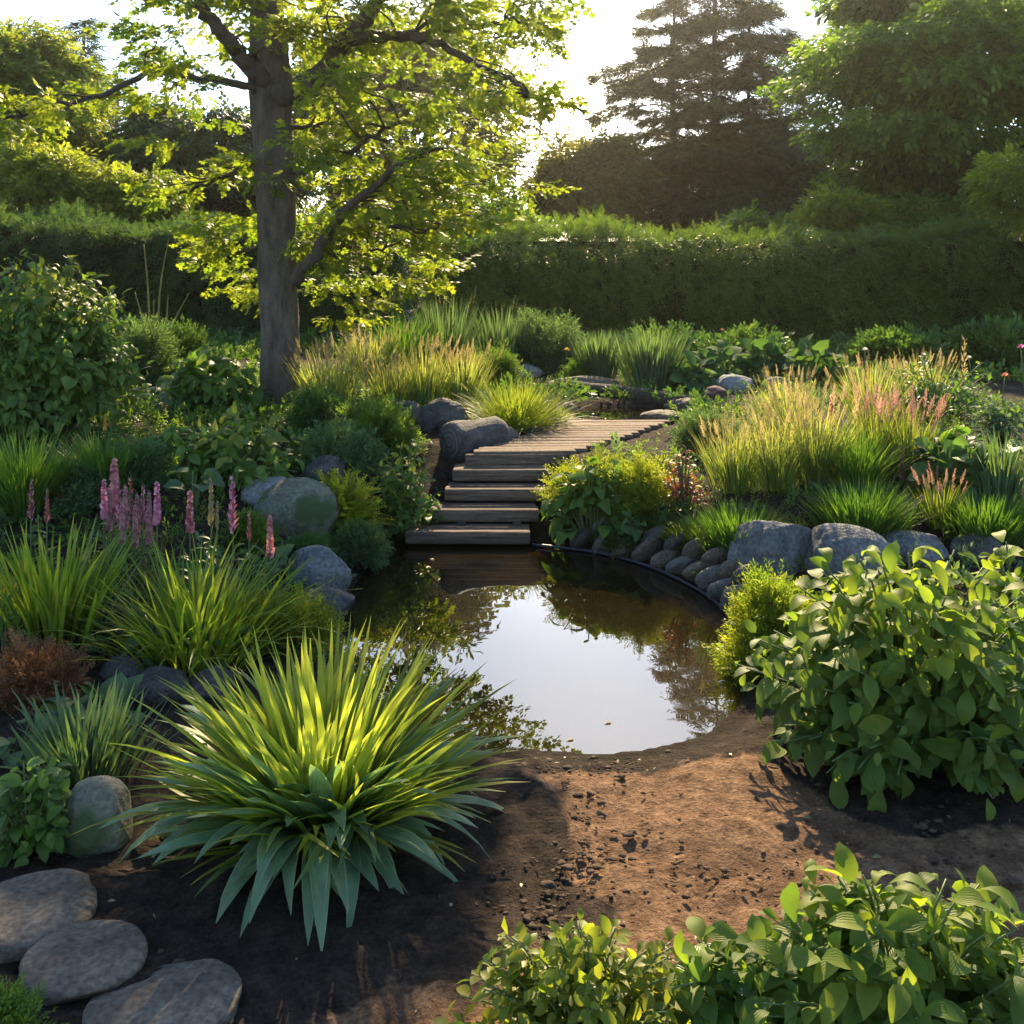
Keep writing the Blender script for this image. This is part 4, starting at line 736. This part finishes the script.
shrub('spreading plant of oval leaves between the small leaved plant and the corner bush', 735, 1045, 190, 128, [L_SPAT], F_hosta, .085, 40, 7, d=2.05, young=(F_bushy, .75), depth=.5, name='oval_leaved_bush', group=None, cat='bush')
mound('bright yellow green feathery shrub at the pond edge beside the round leaved bush', 770, 668, 104, 98, FINE, F_lime, .075, 70, 26, d=4.15, young=(F_bushy, .7), name='feathery_shrub')
# ---------------------------------------------------------------- left side, near
grass('lily', 'arching strap leaved clump in the middle of the left bed below the pink spikes', 195, 662, 190, 132, n=1.3, d=4.3, cat='plant', name='strap_leaved_clump', group='strap leaved clumps')
grass('iris', 'upright strap leaved clump at the left edge under the short pink spikes', 50, 640, 150, 118, d=4.5, n=1.2, cat='plant', name='strap_leaved_clump', group='strap leaved clumps')
mound('yellow green mossy cushion spilling from the strap leaved clump to the pond', 290, 648, 110, 62, FINE, F_lime, .06, 60, 24, d=4.35, name='moss_cushion')
grass('strap', 'low blue green strap leaved tuft above the rounded olive boulder', 84, 778, 150, 92, n=1.3, d=3.35, cat='plant', name='strap_leaved_clump', group='strap leaved clumps')
shrub('leafy dark green plant at the left edge beside the rounded olive boulder', 28, 850, 110, 100, [L_OVAL], F_hosta, .07, 40, 7, d=2.9)
mound('feathery green tuft at the bottom left corner beside the nearest stepping stone', 2, 1050, 90, 62, FINE, F_mid, .05, 26, 20, d=2.1)
mound('rust brown cushion of dried flower heads at the left edge', 36, 700, 104, 70, FINE, F_rust, .05, 60, 26, d=3.95, name='dried_flower_cushion', cat='plant')
shrub('yellow flowered plant at the left edge above the rust brown cushion', 4, 655, 60, 76, [L_LANCE], F_green, .06, 16, 6, d=4.1, top=(SPIKE, .035, 1.6), topmat=P_yel, ntop=8, name='yellow_flowered_plant')
for lab, px, py, w, h, ls in (('big round leaves lying flat above the low strap tuft', 96, 736, 120, 52, .14), ('round leaves at the left edge under the rust brown cushion', 22, 752, 90, 50, .13), ('dark glossy round leaves under the arching strap clump', 172, 668, 120, 48, .10), ('few round grey leaves behind the sword leaved clump', 226, 668, 90, 44, .09)):
    shrub(lab, px, py, w, h, [L_ROUND, L_HEART], F_teal, ls, 14, 2, t0=.75, low=.2, name='round_leaved_plant', group='round leaved plants on the left bank')
# pink flower spikes: each one a plant
def spike(label, px, ytop, d, ln, mat, wd=.30, yb=None, lean=0.0, name='flower_spike_plant', group='pink flower spikes in the left bed', leaves=True):
    x = (px - 512) / F * d; gz = hz1(x, d); H_ = CH - (ytop - HZ) / F * d - gz; rng = rngof(label); root = empty(name, (x, d, gz), label, 'flower', group)
    g = Geo(); L_ = ln / F * d; P = smooth([(-lean * .3, 0, 0), (-lean * .1, 0, H_ * .5), (0, 0, H_)], 5); tube(g, P, np.linspace(.005, .002, len(P)), 5); g.build('stem', M_stem, root)
    g = Geo(); scatter(g, rng, SPIKE, np.array([[lean * .2, 0, 1.]]), rng.normal(0, 1, (1, 3)), np.array([[0, 0, H_ - L_]]), np.array([L_]), np.array([.3]), 0, np.array([L_ * wd * 3.2])); g.build('flower_head', mat, root)
    if leaves:
        g = Geo(); n = 16; z = rng.uniform(.1, .85, n) * (H_ - L_); a = rng.uniform(0, 6.28, n); scatter(g, rng, [L_LANCE], np.c_[np.cos(a), np.sin(a), np.full(n, .6)], np.tile([0, 0, 1.], (n, 1)), np.c_[0 * z, 0 * z, z], rng.uniform(.05, .10, n), rng.random(n)); g.build('leaves', F_green, root)
    return root
for lab, px, yt, ln, d, m in (('leftmost pink spike at the left edge', 31, 478, 44, 4.75, P_rose), ('second short pink spike at the left edge', 47, 488, 36, 4.7, P_rose), ('pale dusky pink spike taller than its neighbours', 114, 456, 60, 4.9, P_rose), ('mauve pink spike left of the dusky group', 104, 478, 42, 4.7, P_pink), ('mauve pink spike in front of the dusky tall spike', 119, 478, 48, 4.6, P_pink), ('faded pink spike in the middle of the dusky group', 131, 476, 52, 4.8, P_rose),
        ('mauve spike right of the dusky group', 143, 484, 40, 4.75, P_pink), ('full mauve pink spike standing over the strap clump', 157, 480, 46, 4.65, P_pink), ('rosy speckled spike over the middle of the strap clump', 190, 488, 46, 4.6, P_rose), ('tallest full magenta pink spike, loose at the foot', 233, 474, 60, 4.6, P_pink), ('thin rose spike beside the tallest magenta one', 249, 510, 32, 4.55, P_rose), ('deep rose spike nearest the pond', 270, 513, 46, 4.5, P_rose)):
    spike(lab, px, yt, d, ln, m)
for px, yt, d in ((109, 486, 4.78), (125, 484, 4.72), (137, 492, 4.85), (149, 490, 4.82), (122, 500, 4.55), (135, 503, 4.6), (148, 505, 4.66)):
    spike('dusky faded pink spike in the crowded cluster behind the strap clump', px, yt, d, 46, P_dusk, .24, group='dusky spikes crowded together')
for lab, px, yt, ln, d in (('straw coloured dry spike between the rosy and magenta spikes', 211, 476, 50, 4.7), ('short straw coloured dry spike left of the magenta spike', 217, 500, 30, 4.6)):
    spike(lab, px, yt, d, ln, P_straw, .2, group='dry flower spikes')
for k_, (px, py) in enumerate(((118, 560), (136, 560))):
    shrub(('pinkish stemmed perennial under the dusky spikes', 'pinkish stemmed perennial under the mauve spikes')[k_], px, py, 44, 74, FINE, F_rust, .045, 18, 8, d=4.8)
# ---------------------------------------------------------------- left bank, middle
shrub('big rounded shrub with drooping layered leaves at the left edge', 36, 436, 235, 190, [L_LANCE, L_HEART, L_SPAT2], F_mid, .115, 420, 11, d=7.9, t0=.45, droopy=.45, depth=.8, young=(F_yel, .8), name='layered_shrub', group=None, cat='shrub')
mound('dark shrub filling the corner behind the layered shrub', 100, 400, 120, 90, SPRAYS, F_deep, .16, 50, 26, d=9.6)
g = Geo(); rng = rngof('stalks'); x, y = foot(155, 350, 10.2)[:2]; root = empty('dry_stalks', (x, y, hz1(x, y)), 'clump of tall dry reed stalks against the dark hedge', 'plant')
for px, yt, l in ((146, 244, -.02), (160, 240, .08), (168, 296, .0), (140, 292, -.05), (176, 294, .12), (152, 300, .02)):
    H_ = CH - (yt - HZ) / F * 10.2 - root.location[2]; x0 = (px - 155) / F * 10.2; tube(g, smooth([(x0 * .5, 0, 0), (x0 * .8, .02, H_ * .6), (x0 + l, .0, H_)], 6), np.linspace(.016, .004, 13), 5)
g.build('stems', leaf('dry_stalk', (.16, .15, .05), (.24, .2, .08), .2), root)
mound('feathery blue green plant below the dry stalks', 140, 392, 90, 78, FINE, F_teal, .14, 46, 30, d=9.0)
mound('second feathery dark plant right of the dry stalks', 180, 380, 70, 60, FINE, F_deep, .13, 36, 26, d=9.6)
shrub('mound of broad bright green leaves left of the trunk', 210, 410, 130, 66, [L_HEART, L_OVAL], F_hosta, .18, 80, 4, d=8.6, t0=.55, young=(F_mid, .6), droopy=.2, name='hosta', group='broad leaved hostas')
shrub('light green hosta with upright leaf tips in front of the trunk', 238, 480, 140, 72, [L_OVAL, L_LANCE, L_SPAT2], F_hosta, .135, 80, 5, t0=.5, d=6.6, young=(F_yel, .7), name='hosta', group='broad leaved hostas')
shrub('light green hosta spreading left of the other one before the trunk', 180, 474, 110, 54, [L_OVAL, L_SPAT2], F_hosta, .12, 60, 4, d=6.9, t0=.5, name='hosta', group='broad leaved hostas')
shrub('pair of large upright round leaves behind the pink spikes', 192, 512, 66, 54, [L_ROUND], F_teal, .17, 7, 1, d=6.0, t0=.9, low=.5, name='round_leaved_plant', group='round leaved plants on the left bank')
grass('green', 'wispy grass clump at the left edge below the layered shrub', 22, 512, 90, 92, d=6.0); grass('green', 'wispy grass clump with a yellow flower spike beside it', 104, 490, 90, 66, d=6.4); grass('tuft', 'low grass between the wispy clumps', 62, 500, 60, 48, d=6.2)
spike('orange yellow flower spike over the wispy grass', 105, 413, 6.5, 18, P_yel, .3, group='yellow flower spikes'); spike('yellow flower spike left of the upright round leaves', 138, 434, 6.3, 18, P_yel, .3, group='yellow flower spikes')
mound('grey green tuft beside the yellow flower spikes', 140, 486, 60, 40, FINE, F_teal, .10, 30, 22, d=6.5); mound('dark blue green plant behind the pink spikes', 76, 505, 60, 34, SPRAYS, F_teal, .09, 26, 22, d=6.0)
mound('dark ferny shrub at the foot of the trunk', 318, 440, 70, 46, FINE, F_deep, .12, 40, 26, d=7.9); mound('grey green feathery shrub between trunk and log', 372, 448, 96, 46, FINE, F_mid, .11, 50, 30, d=7.5); mound('soft green shrub above the dark boulder', 340, 470, 90, 44, FINE, F_teal, .10, 46, 28, d=7.0)
shrub('lush yellow green plant right beside the steps', 404, 536, 92, 100, [L_SMALL, L_OVAL, L_HEART], F_hosta, .075, 70, 8, d=6.0, young=(F_lime, .62), name='leafy_shrub', cat='shrub')
mound('bright fern like tuft left of the plant beside the steps', 346, 530, 66, 60, FERN, F_lime, .13, 30, 12, d=6.0, name='fern', cat='fern', group='ferns'); mound('grey green creeping plant spilling to the pond left shore', 356, 562, 66, 40, FINE, F_teal, .07, 46, 26, d=5.65); mound('dark green creeping plant below the mossy boulder', 308, 562, 60, 26, FINE, F_deep, .06, 36, 24, d=5.6)
shrub('pair of broad pointed leaves below the mossy boulder', 268, 572, 50, 30, [L_HEART], F_teal, .12, 8, 2, d=5.4, t0=.8, name='hosta', group='broad leaved hostas'); mound('mossy green tuft left of the mossy boulder', 250, 548, 50, 36, FINE, F_mid, .07, 32, 24, d=5.6)
# grasses on the lit bank left of the deck
grass('gold', 'tall pale golden spires beside the trunk', 330, 416, 74, 74, d=8.6); grass('gold', 'golden grass clump behind the small black boulder', 392, 412, 60, 56, d=8.7); grass('gold', 'tallest golden grass clump on the bank with bright tips', 424, 410, 70, 70, d=8.9); grass('gold', 'golden grass clump right of the tallest one', 462, 408, 56, 62, d=9.0)
grass('mound', 'rounded fine golden mound grass beside the deck', 516, 428, 96, 58, d=8.0); grass('tuft', 'small dry golden tuft at the deck edge in front of the mound grass', 556, 424, 28, 22, d=8.0, n=.4); grass('green', 'yellow lit grass under the lowest maple sprays', 402, 352, 54, 44, d=10.6); grass('gold', 'soft pale grass behind the golden clumps', 372, 372, 70, 44, d=10.2)
grass('reed', 'tall blue green reed clump in front of the hedge left', 446, 362, 76, 66, d=11.0, n=1.4); grass('reed', 'tall reed clump right of the first in front of the hedge', 500, 360, 60, 54, d=11.3, n=1.3); mound('bushy grey green shrub behind the upper basin', 546, 358, 92, 50, FINE, F_teal, .16, 60, 30, d=11.6); mound('low green shrub left of the pale boulder pair', 494, 380, 54, 36, FINE, F_mid, .11, 36, 26, d=10.2)
grass('blue', 'small blue green reed clump beside the upper basin', 600, 384, 56, 56, d=10.6); grass('blue', 'large upright blue green reed clump behind the driftwood', 652, 388, 78, 62, d=10.0, n=1.5); mound('low dark green plant under the small reed clump', 576, 380, 40, 20, FINE, F_green, .08, 26, 20, d=10.5)
for lab, px, py, w, h, ls, d in (('broad leaved plant with an upright pale leaf beside the reed clump', 688, 394, 60, 40, .26, 9.9), ('mass of broad leaves right of the reed clump', 724, 384, 76, 44, .26, 10.4), ('large leaved plant under the hedge behind the pale boulders', 766, 384, 70, 46, .26, 10.6), ('giant grey green leaved plant before the hedge', 812, 392, 80, 52, .30, 10.2)):
    shrub(lab, px, py, w, h, [L_ROUND, L_HEART], F_big, ls, 26, 3, d=d, t0=.7, low=.1, name='big_leaved_plant', group='big leaved plants by the upper basin')
mound('dark shrub with orange buds before the hedge', 746, 366, 100, 40, SPRAYS, F_deep, .14, 46, 24, d=11.6); mound('leafy dark shrub at the hedge foot behind the reed clump', 664, 358, 110, 30, SPRAYS, F_deep, .14, 40, 24, d=12.2)
# ---------------------------------------------------------------- right bank
shrub('big leaved plant with lime flowers right of the steps', 592, 540, 118, 92, [L_HEART, L_OVAL], F_hosta, .13, 60, 6, d=6.35, t0=.35, droopy=.3, young=(F_mid, .6), name='leafy_shrub', cat='shrub'); mound('cloud of creamy lime flowers over the big leaved plant beside the deck', 592, 500, 104, 52, FINE, F_lime, .07, 50, 24, d=6.6, name='lime_flower_cushion', cat='plant')
mound('yellow green bush between the lime flowers and the russet plant', 644, 516, 60, 70, FINE, F_lime, .08, 44, 24, d=6.6); shrub('russet red leaved plant at the deck side', 684, 512, 62, 66, [L_SMALL], F_red, .05, 34, 10, d=6.7, young=(F_rust, .6), name='russet_plant'); shrub('dark plant with small maroon flowers above the stacked stones', 652, 540, 90, 50, [L_HEART], F_deep, .11, 30, 5, d=6.1, top=(SPIKE, .04, 1.3), topmat=F_red, ntop=8); mound('maroon and green creeper just above the stacked stones', 632, 546, 60, 26, SPRAYS, F_deep, .06, 30, 20, d=5.95)
shrub('short yellow green plant on the deck edge behind the lime flowers', 662, 486, 40, 40, [L_LANCE], F_yel, .09, 18, 6, d=7.0)
grass('gold', 'golden feather grass nearest the deck on the right', 735, 490, 70, 72, d=7.2); grass('gold', 'tall golden feather grass second from the deck', 776, 488, 76, 84, d=7.3, n=1.2); grass('gold', 'tallest golden feather grass with pinkish plumes', 816, 484, 74, 92, d=7.5, n=1.2); grass('gold', 'golden grass behind the tallest feather grass', 790, 440, 70, 66, d=8.6); grass('green', 'tall green grass right of the feather grasses', 858, 492, 70, 74, d=7.3, n=.7)
grass('pinkish', 'blush plumed grass behind the tall green grass', 874, 470, 64, 78, d=7.8); grass('pinkish', 'blush plumed grass further right with paler tips', 908, 476, 64, 76, d=7.9); grass('gold', 'golden plumed grass behind the blush grasses', 872, 420, 80, 60, d=9.4); grass('gold', 'straw plumed grass towards the hedge', 920, 410, 80, 56, d=9.8); mound('soft grey green bush at the deck right edge', 706, 450, 60, 40, FINE, F_teal, .10, 36, 26, d=8.0)
shrub('dark green broad leaved plant behind the short turf on the right', 968, 496, 124, 74, [L_OVAL, L_ROUND], F_deep, .15, 50, 4, d=7.1, t0=.6, young=(F_hosta, .75), name='hosta', group='broad leaved hostas'); grass('green', 'soft yellow green turf tuft above the tallest grey boulder', 740, 548, 120, 50, d=5.9, n=1.3); grass('green', 'upright short green turf behind the boulder row', 862, 536, 120, 60, d=6.0, n=1.5); grass('green', 'short green turf at the right edge behind the bush', 984, 540, 120, 54, d=6.0, n=1.3); grass('tuft', 'low yellow green tuft where the turf meets the maroon creeper', 690, 545, 50, 34, d=5.9)
grass('blue', 'thin upright blue green reeds at the right edge', 1000, 512, 50, 84, d=6.8, n=.5); grass('pinkish', 'wispy purple brown grass between the turfs', 940, 530, 36, 56, d=6.3, n=.5)
for lab, px, yt, ln, d, m, w in (('pale straw spire leaning right before the hedge', 962, 334, 66, 9.2, P_straw, .1), ('tall thin straw spire right of the white flowers', 941, 346, 50, 9.3, P_straw, .1), ('straw spire beside the leaning one', 972, 384, 40, 9.0, P_straw, .12), ('magenta flower spike among the blush grasses', 944, 398, 24, 8.6, P_mag, .5), ('coral pink spike left of the golden plumes', 868, 364, 26, 9.4, P_coral, .3)):
    spike(lab, px, yt, d, ln, m, w, group='flower spikes on the right bank', lean=.25 if 'leaning' in lab else 0, leaves=False)
for lab, px, yt, ln, d, m, w in (('dusky pink spire between the golden feather grasses', 832, 392, 40, 6.6, P_rose, .24), ('pink spire right of the violet flower', 862, 404, 44, 6.4, P_rose, .22), ('tall pink spire over the tall green grass', 878, 398, 46, 6.5, P_pink, .2), ('russet pink spire leaning over the green grass', 892, 412, 48, 6.3, P_rose, .22), ('faded straw spire left of the pink spires', 806, 386, 44, 6.5, P_straw, .2), ('faded straw spire nearest the deck', 762, 398, 40, 6.4, P_straw, .2), ('pink spire behind the dark broad leaved plant', 916, 404, 40, 7.2, P_pink, .22), ('mauve spire right of the magenta one', 932, 412, 34, 7.2, P_mag, .22), ('rosy spire low before the dark broad leaved plant', 902, 444, 40, 6.0, P_rose, .2), ('straw spire over the golden clump on the left bank', 352, 356, 30, 8.4, P_straw, .2), ('second straw spire over the left bank clump', 366, 352, 34, 8.5, P_straw, .2)):
    spike(lab, px, yt, d, ln, m, w, group='flower spikes on the right bank' if px > 600 else 'dry flower spikes', lean=.2 if 'leaning' in lab else 0)
def bloom(label, px, y, d, r, mat, name='flower', group=None, n=16):
    x = (px - 512) / F * d; gz = hz1(x, d); H_ = CH - (y - HZ) / F * d - gz; rng = rngof(label); root = empty(name, (x, d, gz), label, 'flower', group); g = Geo(); tube(g, smooth([(rng.normal(0, .03), 0, 0), (0, 0, H_)], 3), .005, 4); g.build('stem', M_stem, root)
    g = Geo(); a = np.arange(n) * 2.4; e = np.linspace(.1, 1.3, n); scatter(g, rng, [L_SMALL], np.c_[np.cos(a) * np.cos(e), np.sin(a) * np.cos(e), np.sin(e)], np.c_[-np.cos(a), -np.sin(a), np.ones(n)], np.tile([0, 0, H_], (n, 1)), np.full(n, r), rng.random(n)); g.build('petals', mat, root)
for lab, px, y, d, r, m in (('round white flower head on a tall dark stem', 865, 350, 9.8, .035, P_white), ('white flower left of the white pair', 906, 363, 9.8, .022, P_white), ('white flower, left one of the pair before the hedge', 924, 355, 9.8, .028, P_white), ('white flower, right one of the pair before the hedge', 930, 357, 9.7, .022, P_white), ('white flower beside the leaning straw spire', 969, 358, 9.6, .03, P_white), ('small white flower low in the golden plumes', 894, 371, 9.6, .02, P_white), ('pink flower at the right edge before the hedge', 1021, 348, 9.2, .045, P_mag), ('coral red flower below the pink one at the right edge', 1005, 376, 9.0, .04, P_coral),
        ('violet round flower in the tall green grass', 846, 424, 7.6, .038, P_violet), ('white flower on the dark broad leaved plant', 994, 433, 7.6, .03, P_white), ('pale blue flower at the right edge', 1020, 451, 7.0, .03, P_violet), ('small white flower on the golden mound grass', 515, 413, 7.8, .018, P_white), ('pink flower spike head above the plant beside the steps', 411, 430, 6.9, .03, P_rose), ('orange bud before the hedge over the dark shrub', 752, 326, 11.5, .03, P_coral), ('second orange bud before the hedge', 722, 330, 11.5, .025, P_coral), ('yellow flower beside the small reed clump', 567, 350, 10.8, .035, P_yel)):
    bloom(lab, px, y, d, r, m, group='single flowers')
spike('slim pink spike beside the trunk', 327, 342, 8.7, 22, P_rose, .22, group='single flowers')
shrub('thicket of thin leafy stems before the hedge on the right', 940, 420, 150, 74, [L_LANCE, L_SMALL], F_green, .09, 60, 9, d=10.2, young=(F_mid, .6)); shrub('grey leaved plant at the right edge under the coral flower', 1000, 440, 80, 50, [L_SMALL, L_OVAL], F_teal, .09, 40, 7, d=9.0); mound('dark shrub at the hedge foot on the far right', 1000, 372, 120, 50, SPRAYS, F_deep, .16, 50, 26, d=11.6); mound('dark shrub at the hedge foot behind the white flowers', 900, 372, 120, 40, SPRAYS, F_deep, .16, 50, 26, d=11.8)
# ---------------------------------------------------------------- ground cover between the plants
rng = rngof('cover'); n = 26000; P = np.c_[rng.uniform(-6, 8, n), 3.3 + 11 * rng.random(n) ** 1.2]; x, y = P.T; s = np.full(n, 3.0); q = (np.abs(x) < 3) & (y < 7.6); s[q] = sdist(P[q], POND)
ok = (s > .10) & ((np.abs(x) > .62 * 1) | (y > 8.5) | (y < 2) | (x < -.62)) & ~((y < 4.3) & (x > -1.2)) & (np.hypot((x - UP[0]) / UP[2], (y - UP[1]) / UP[3]) > 1.05) & ~((y > 5.95) & (y < 8.5) & (x > -.7) & (x < dxr(y) + .05) & (x > dxl(np.maximum(y, 6.75)) - .35)) & ~((y < 4.0) & (x > -1.6))
ok &= fbm(np.c_[P, 0 * x] * 1.1, 51, 3) > -.25; P = P[ok]; n = len(P); Z = height(P); D = np.c_[rng.normal(0, .7, (n, 2)), np.full(n, .7)]
for nm, mat, tp, lo, hi in (('ground_cover', F_deep, SPRAYS, 0, .45), ('ground_cover', F_mid, FINE, .45, .75), ('ground_cover', F_teal, SPRAYS, .75, 1)):
    u = np.clip(.5 + .55 * fbm(np.c_[P, 0 * Z] * .8, 71, 2), 0, .999); f = (u >= lo) & (u < hi); g = Geo(); scatter(g, rng, tp, D[f], rng.normal(0, .5, (f.sum(), 3)) + np.array([0, 0, 1]), np.c_[P[f], Z[f]], rng.uniform(.07, .16, f.sum()) * (.5 + P[f][:, 1] / 12), rng.random(f.sum()))
    tag(g.build(nm, mat), kind='stuff', label='low leafy growth filling the beds', cat='ground cover')
# soil crumbs and clods, loose on the bare ground
rng = rngof('clod'); cc = np.c_[rng.uniform(-.9, 1.9, 70), 1.75 + 1.75 * rng.random(70)]; rr = rng.uniform(.03, .16, 70); P2 = np.concatenate([c + rng.normal(0, r, (int(rng.integers(4, 40)), 2)) for c, r in zip(cc, rr)] + [np.c_[rng.uniform(-.2, .9, 260), 3.36 + rng.normal(0, .07, 260)], np.c_[rng.uniform(-1.2, 1.9, 500), rng.uniform(1.7, 3.5, 500)]])
a_ = rng.uniform(-1.2, .9, 420); P2 = np.concatenate([P2, np.c_[-.5 + np.cos(a_) * rng.normal(.70, .06, 420), 2.86 + np.sin(a_) * rng.normal(.62, .06, 420)]]); P2 = P2[sdist(P2, POND) > .03]; g = Geo(); V, T = ICO[2]
for x, y in P2:
    r = rng.uniform(.002, .006) * (1 + 1.0 * (rng.random() < .14)); q = V + rng.uniform(0, 99, 3); W_ = V * (1 + .55 * vnoise(q * 1.9, 2) + .3 * vnoise(q * 4.7, 3))[:, None] * np.array([rng.uniform(.7, 1.6), 1.1, .45]) * r; g.add(W_ + np.array([x, y, hz1(x, y) + r * .3]), None, T)
M_clod = rocky('soil_crumb', (0.04, 0.024, 0.014), (0.12, 0.072, 0.042), 30, bump=.6, rough=1.0); tag(g.build('soil_crumbs', M_clod), kind='stuff', label='dark crumbs of soil on the bare earth', cat='soil crumbs')
rng = rngof('litter'); n = 420; P = np.c_[rng.uniform(-1.9, 1.9, n), rng.uniform(1.75, 3.45, n)]; P = P[sdist(P, POND) > .05]; n = len(P); g = Geo(); Z = height(P) + .012
scatter(g, rng, [DIA, L_SMALL], np.c_[rng.normal(0, 1, (n, 2)), rng.normal(0, .12, n)], np.c_[rng.normal(0, .3, (n, 2)), np.ones(n)], np.c_[P, Z], rng.uniform(.006, .024, n), rng.random(n), 0, rng.uniform(.003, .012, n)); tag(g.build('leaf_litter', F_dead), kind='stuff', label='dry leaf litter and bark chips on the soil', cat='leaf litter')
# a few pale fallen petals and leaves on the soil
for lab, px, py in (('pale fallen leaf on the bare soil before the corner bush', 872, 862), ('small pale fallen leaf at the shadow edge', 802, 822), ('cream fallen leaf near the bottom plants', 522, 1000)):
    p = foot(px, py); g = Geo(); rng = rngof(lab); scatter(g, rng, [L_SMALL], np.array([[1, .3, .1]]), np.array([[0, -.3, 1.]]), np.zeros((1, 3)), np.array([.035]), np.array([.5])); tag(g.build('fallen_leaf', P_straw, None, p + np.array([0, 0, .012])), lab, 'leaf', 'fallen leaves')
for lab, px, py in (('pale leaf floating near the soil edge of the pond', 604, 724), ('small leaf floating at the near edge of the pond', 566, 741), ('dark leaf floating below the steps', 430, 560)):
    d = CH * F / (py - HZ); g = Geo(); rng = rngof(lab); scatter(g, rng, [L_SMALL], np.array([[1, .6, .0]]), np.array([[0, 0, 1.]]), np.zeros((1, 3)), np.array([.04]), np.array([.5])); tag(g.build('floating_leaf', P_straw, None, ((px - 512) / F * d, d, .004)), lab, 'leaf', 'leaves floating on the pond')
# ================================================================== haze
HAZE = 0.0006
if HAZE:
    m, nt, N, L = nmat('haze'); v = N('ShaderNodeVolumePrincipled'); v.inputs['Color'].default_value = (1, .96, .88, 1); v.inputs['Density'].default_value = HAZE; v.inputs['Anisotropy'].default_value = .84; o = N('ShaderNodeOutputMaterial'); L(v.outputs[0], o.inputs['Volume'])
    g = Geo(); V = np.array([[x, y, z] for x in (-96, 96) for y in (-12, 116) for z in (-1.8, 14)]); g.add(V, [[0, 1, 3, 2], [4, 6, 7, 5], [0, 4, 5, 1], [2, 3, 7, 6], [0, 2, 6, 4], [1, 5, 7, 3]]); tag(g.build('haze', m), 'thin warm evening haze over the garden', 'haze', kind='stuff')
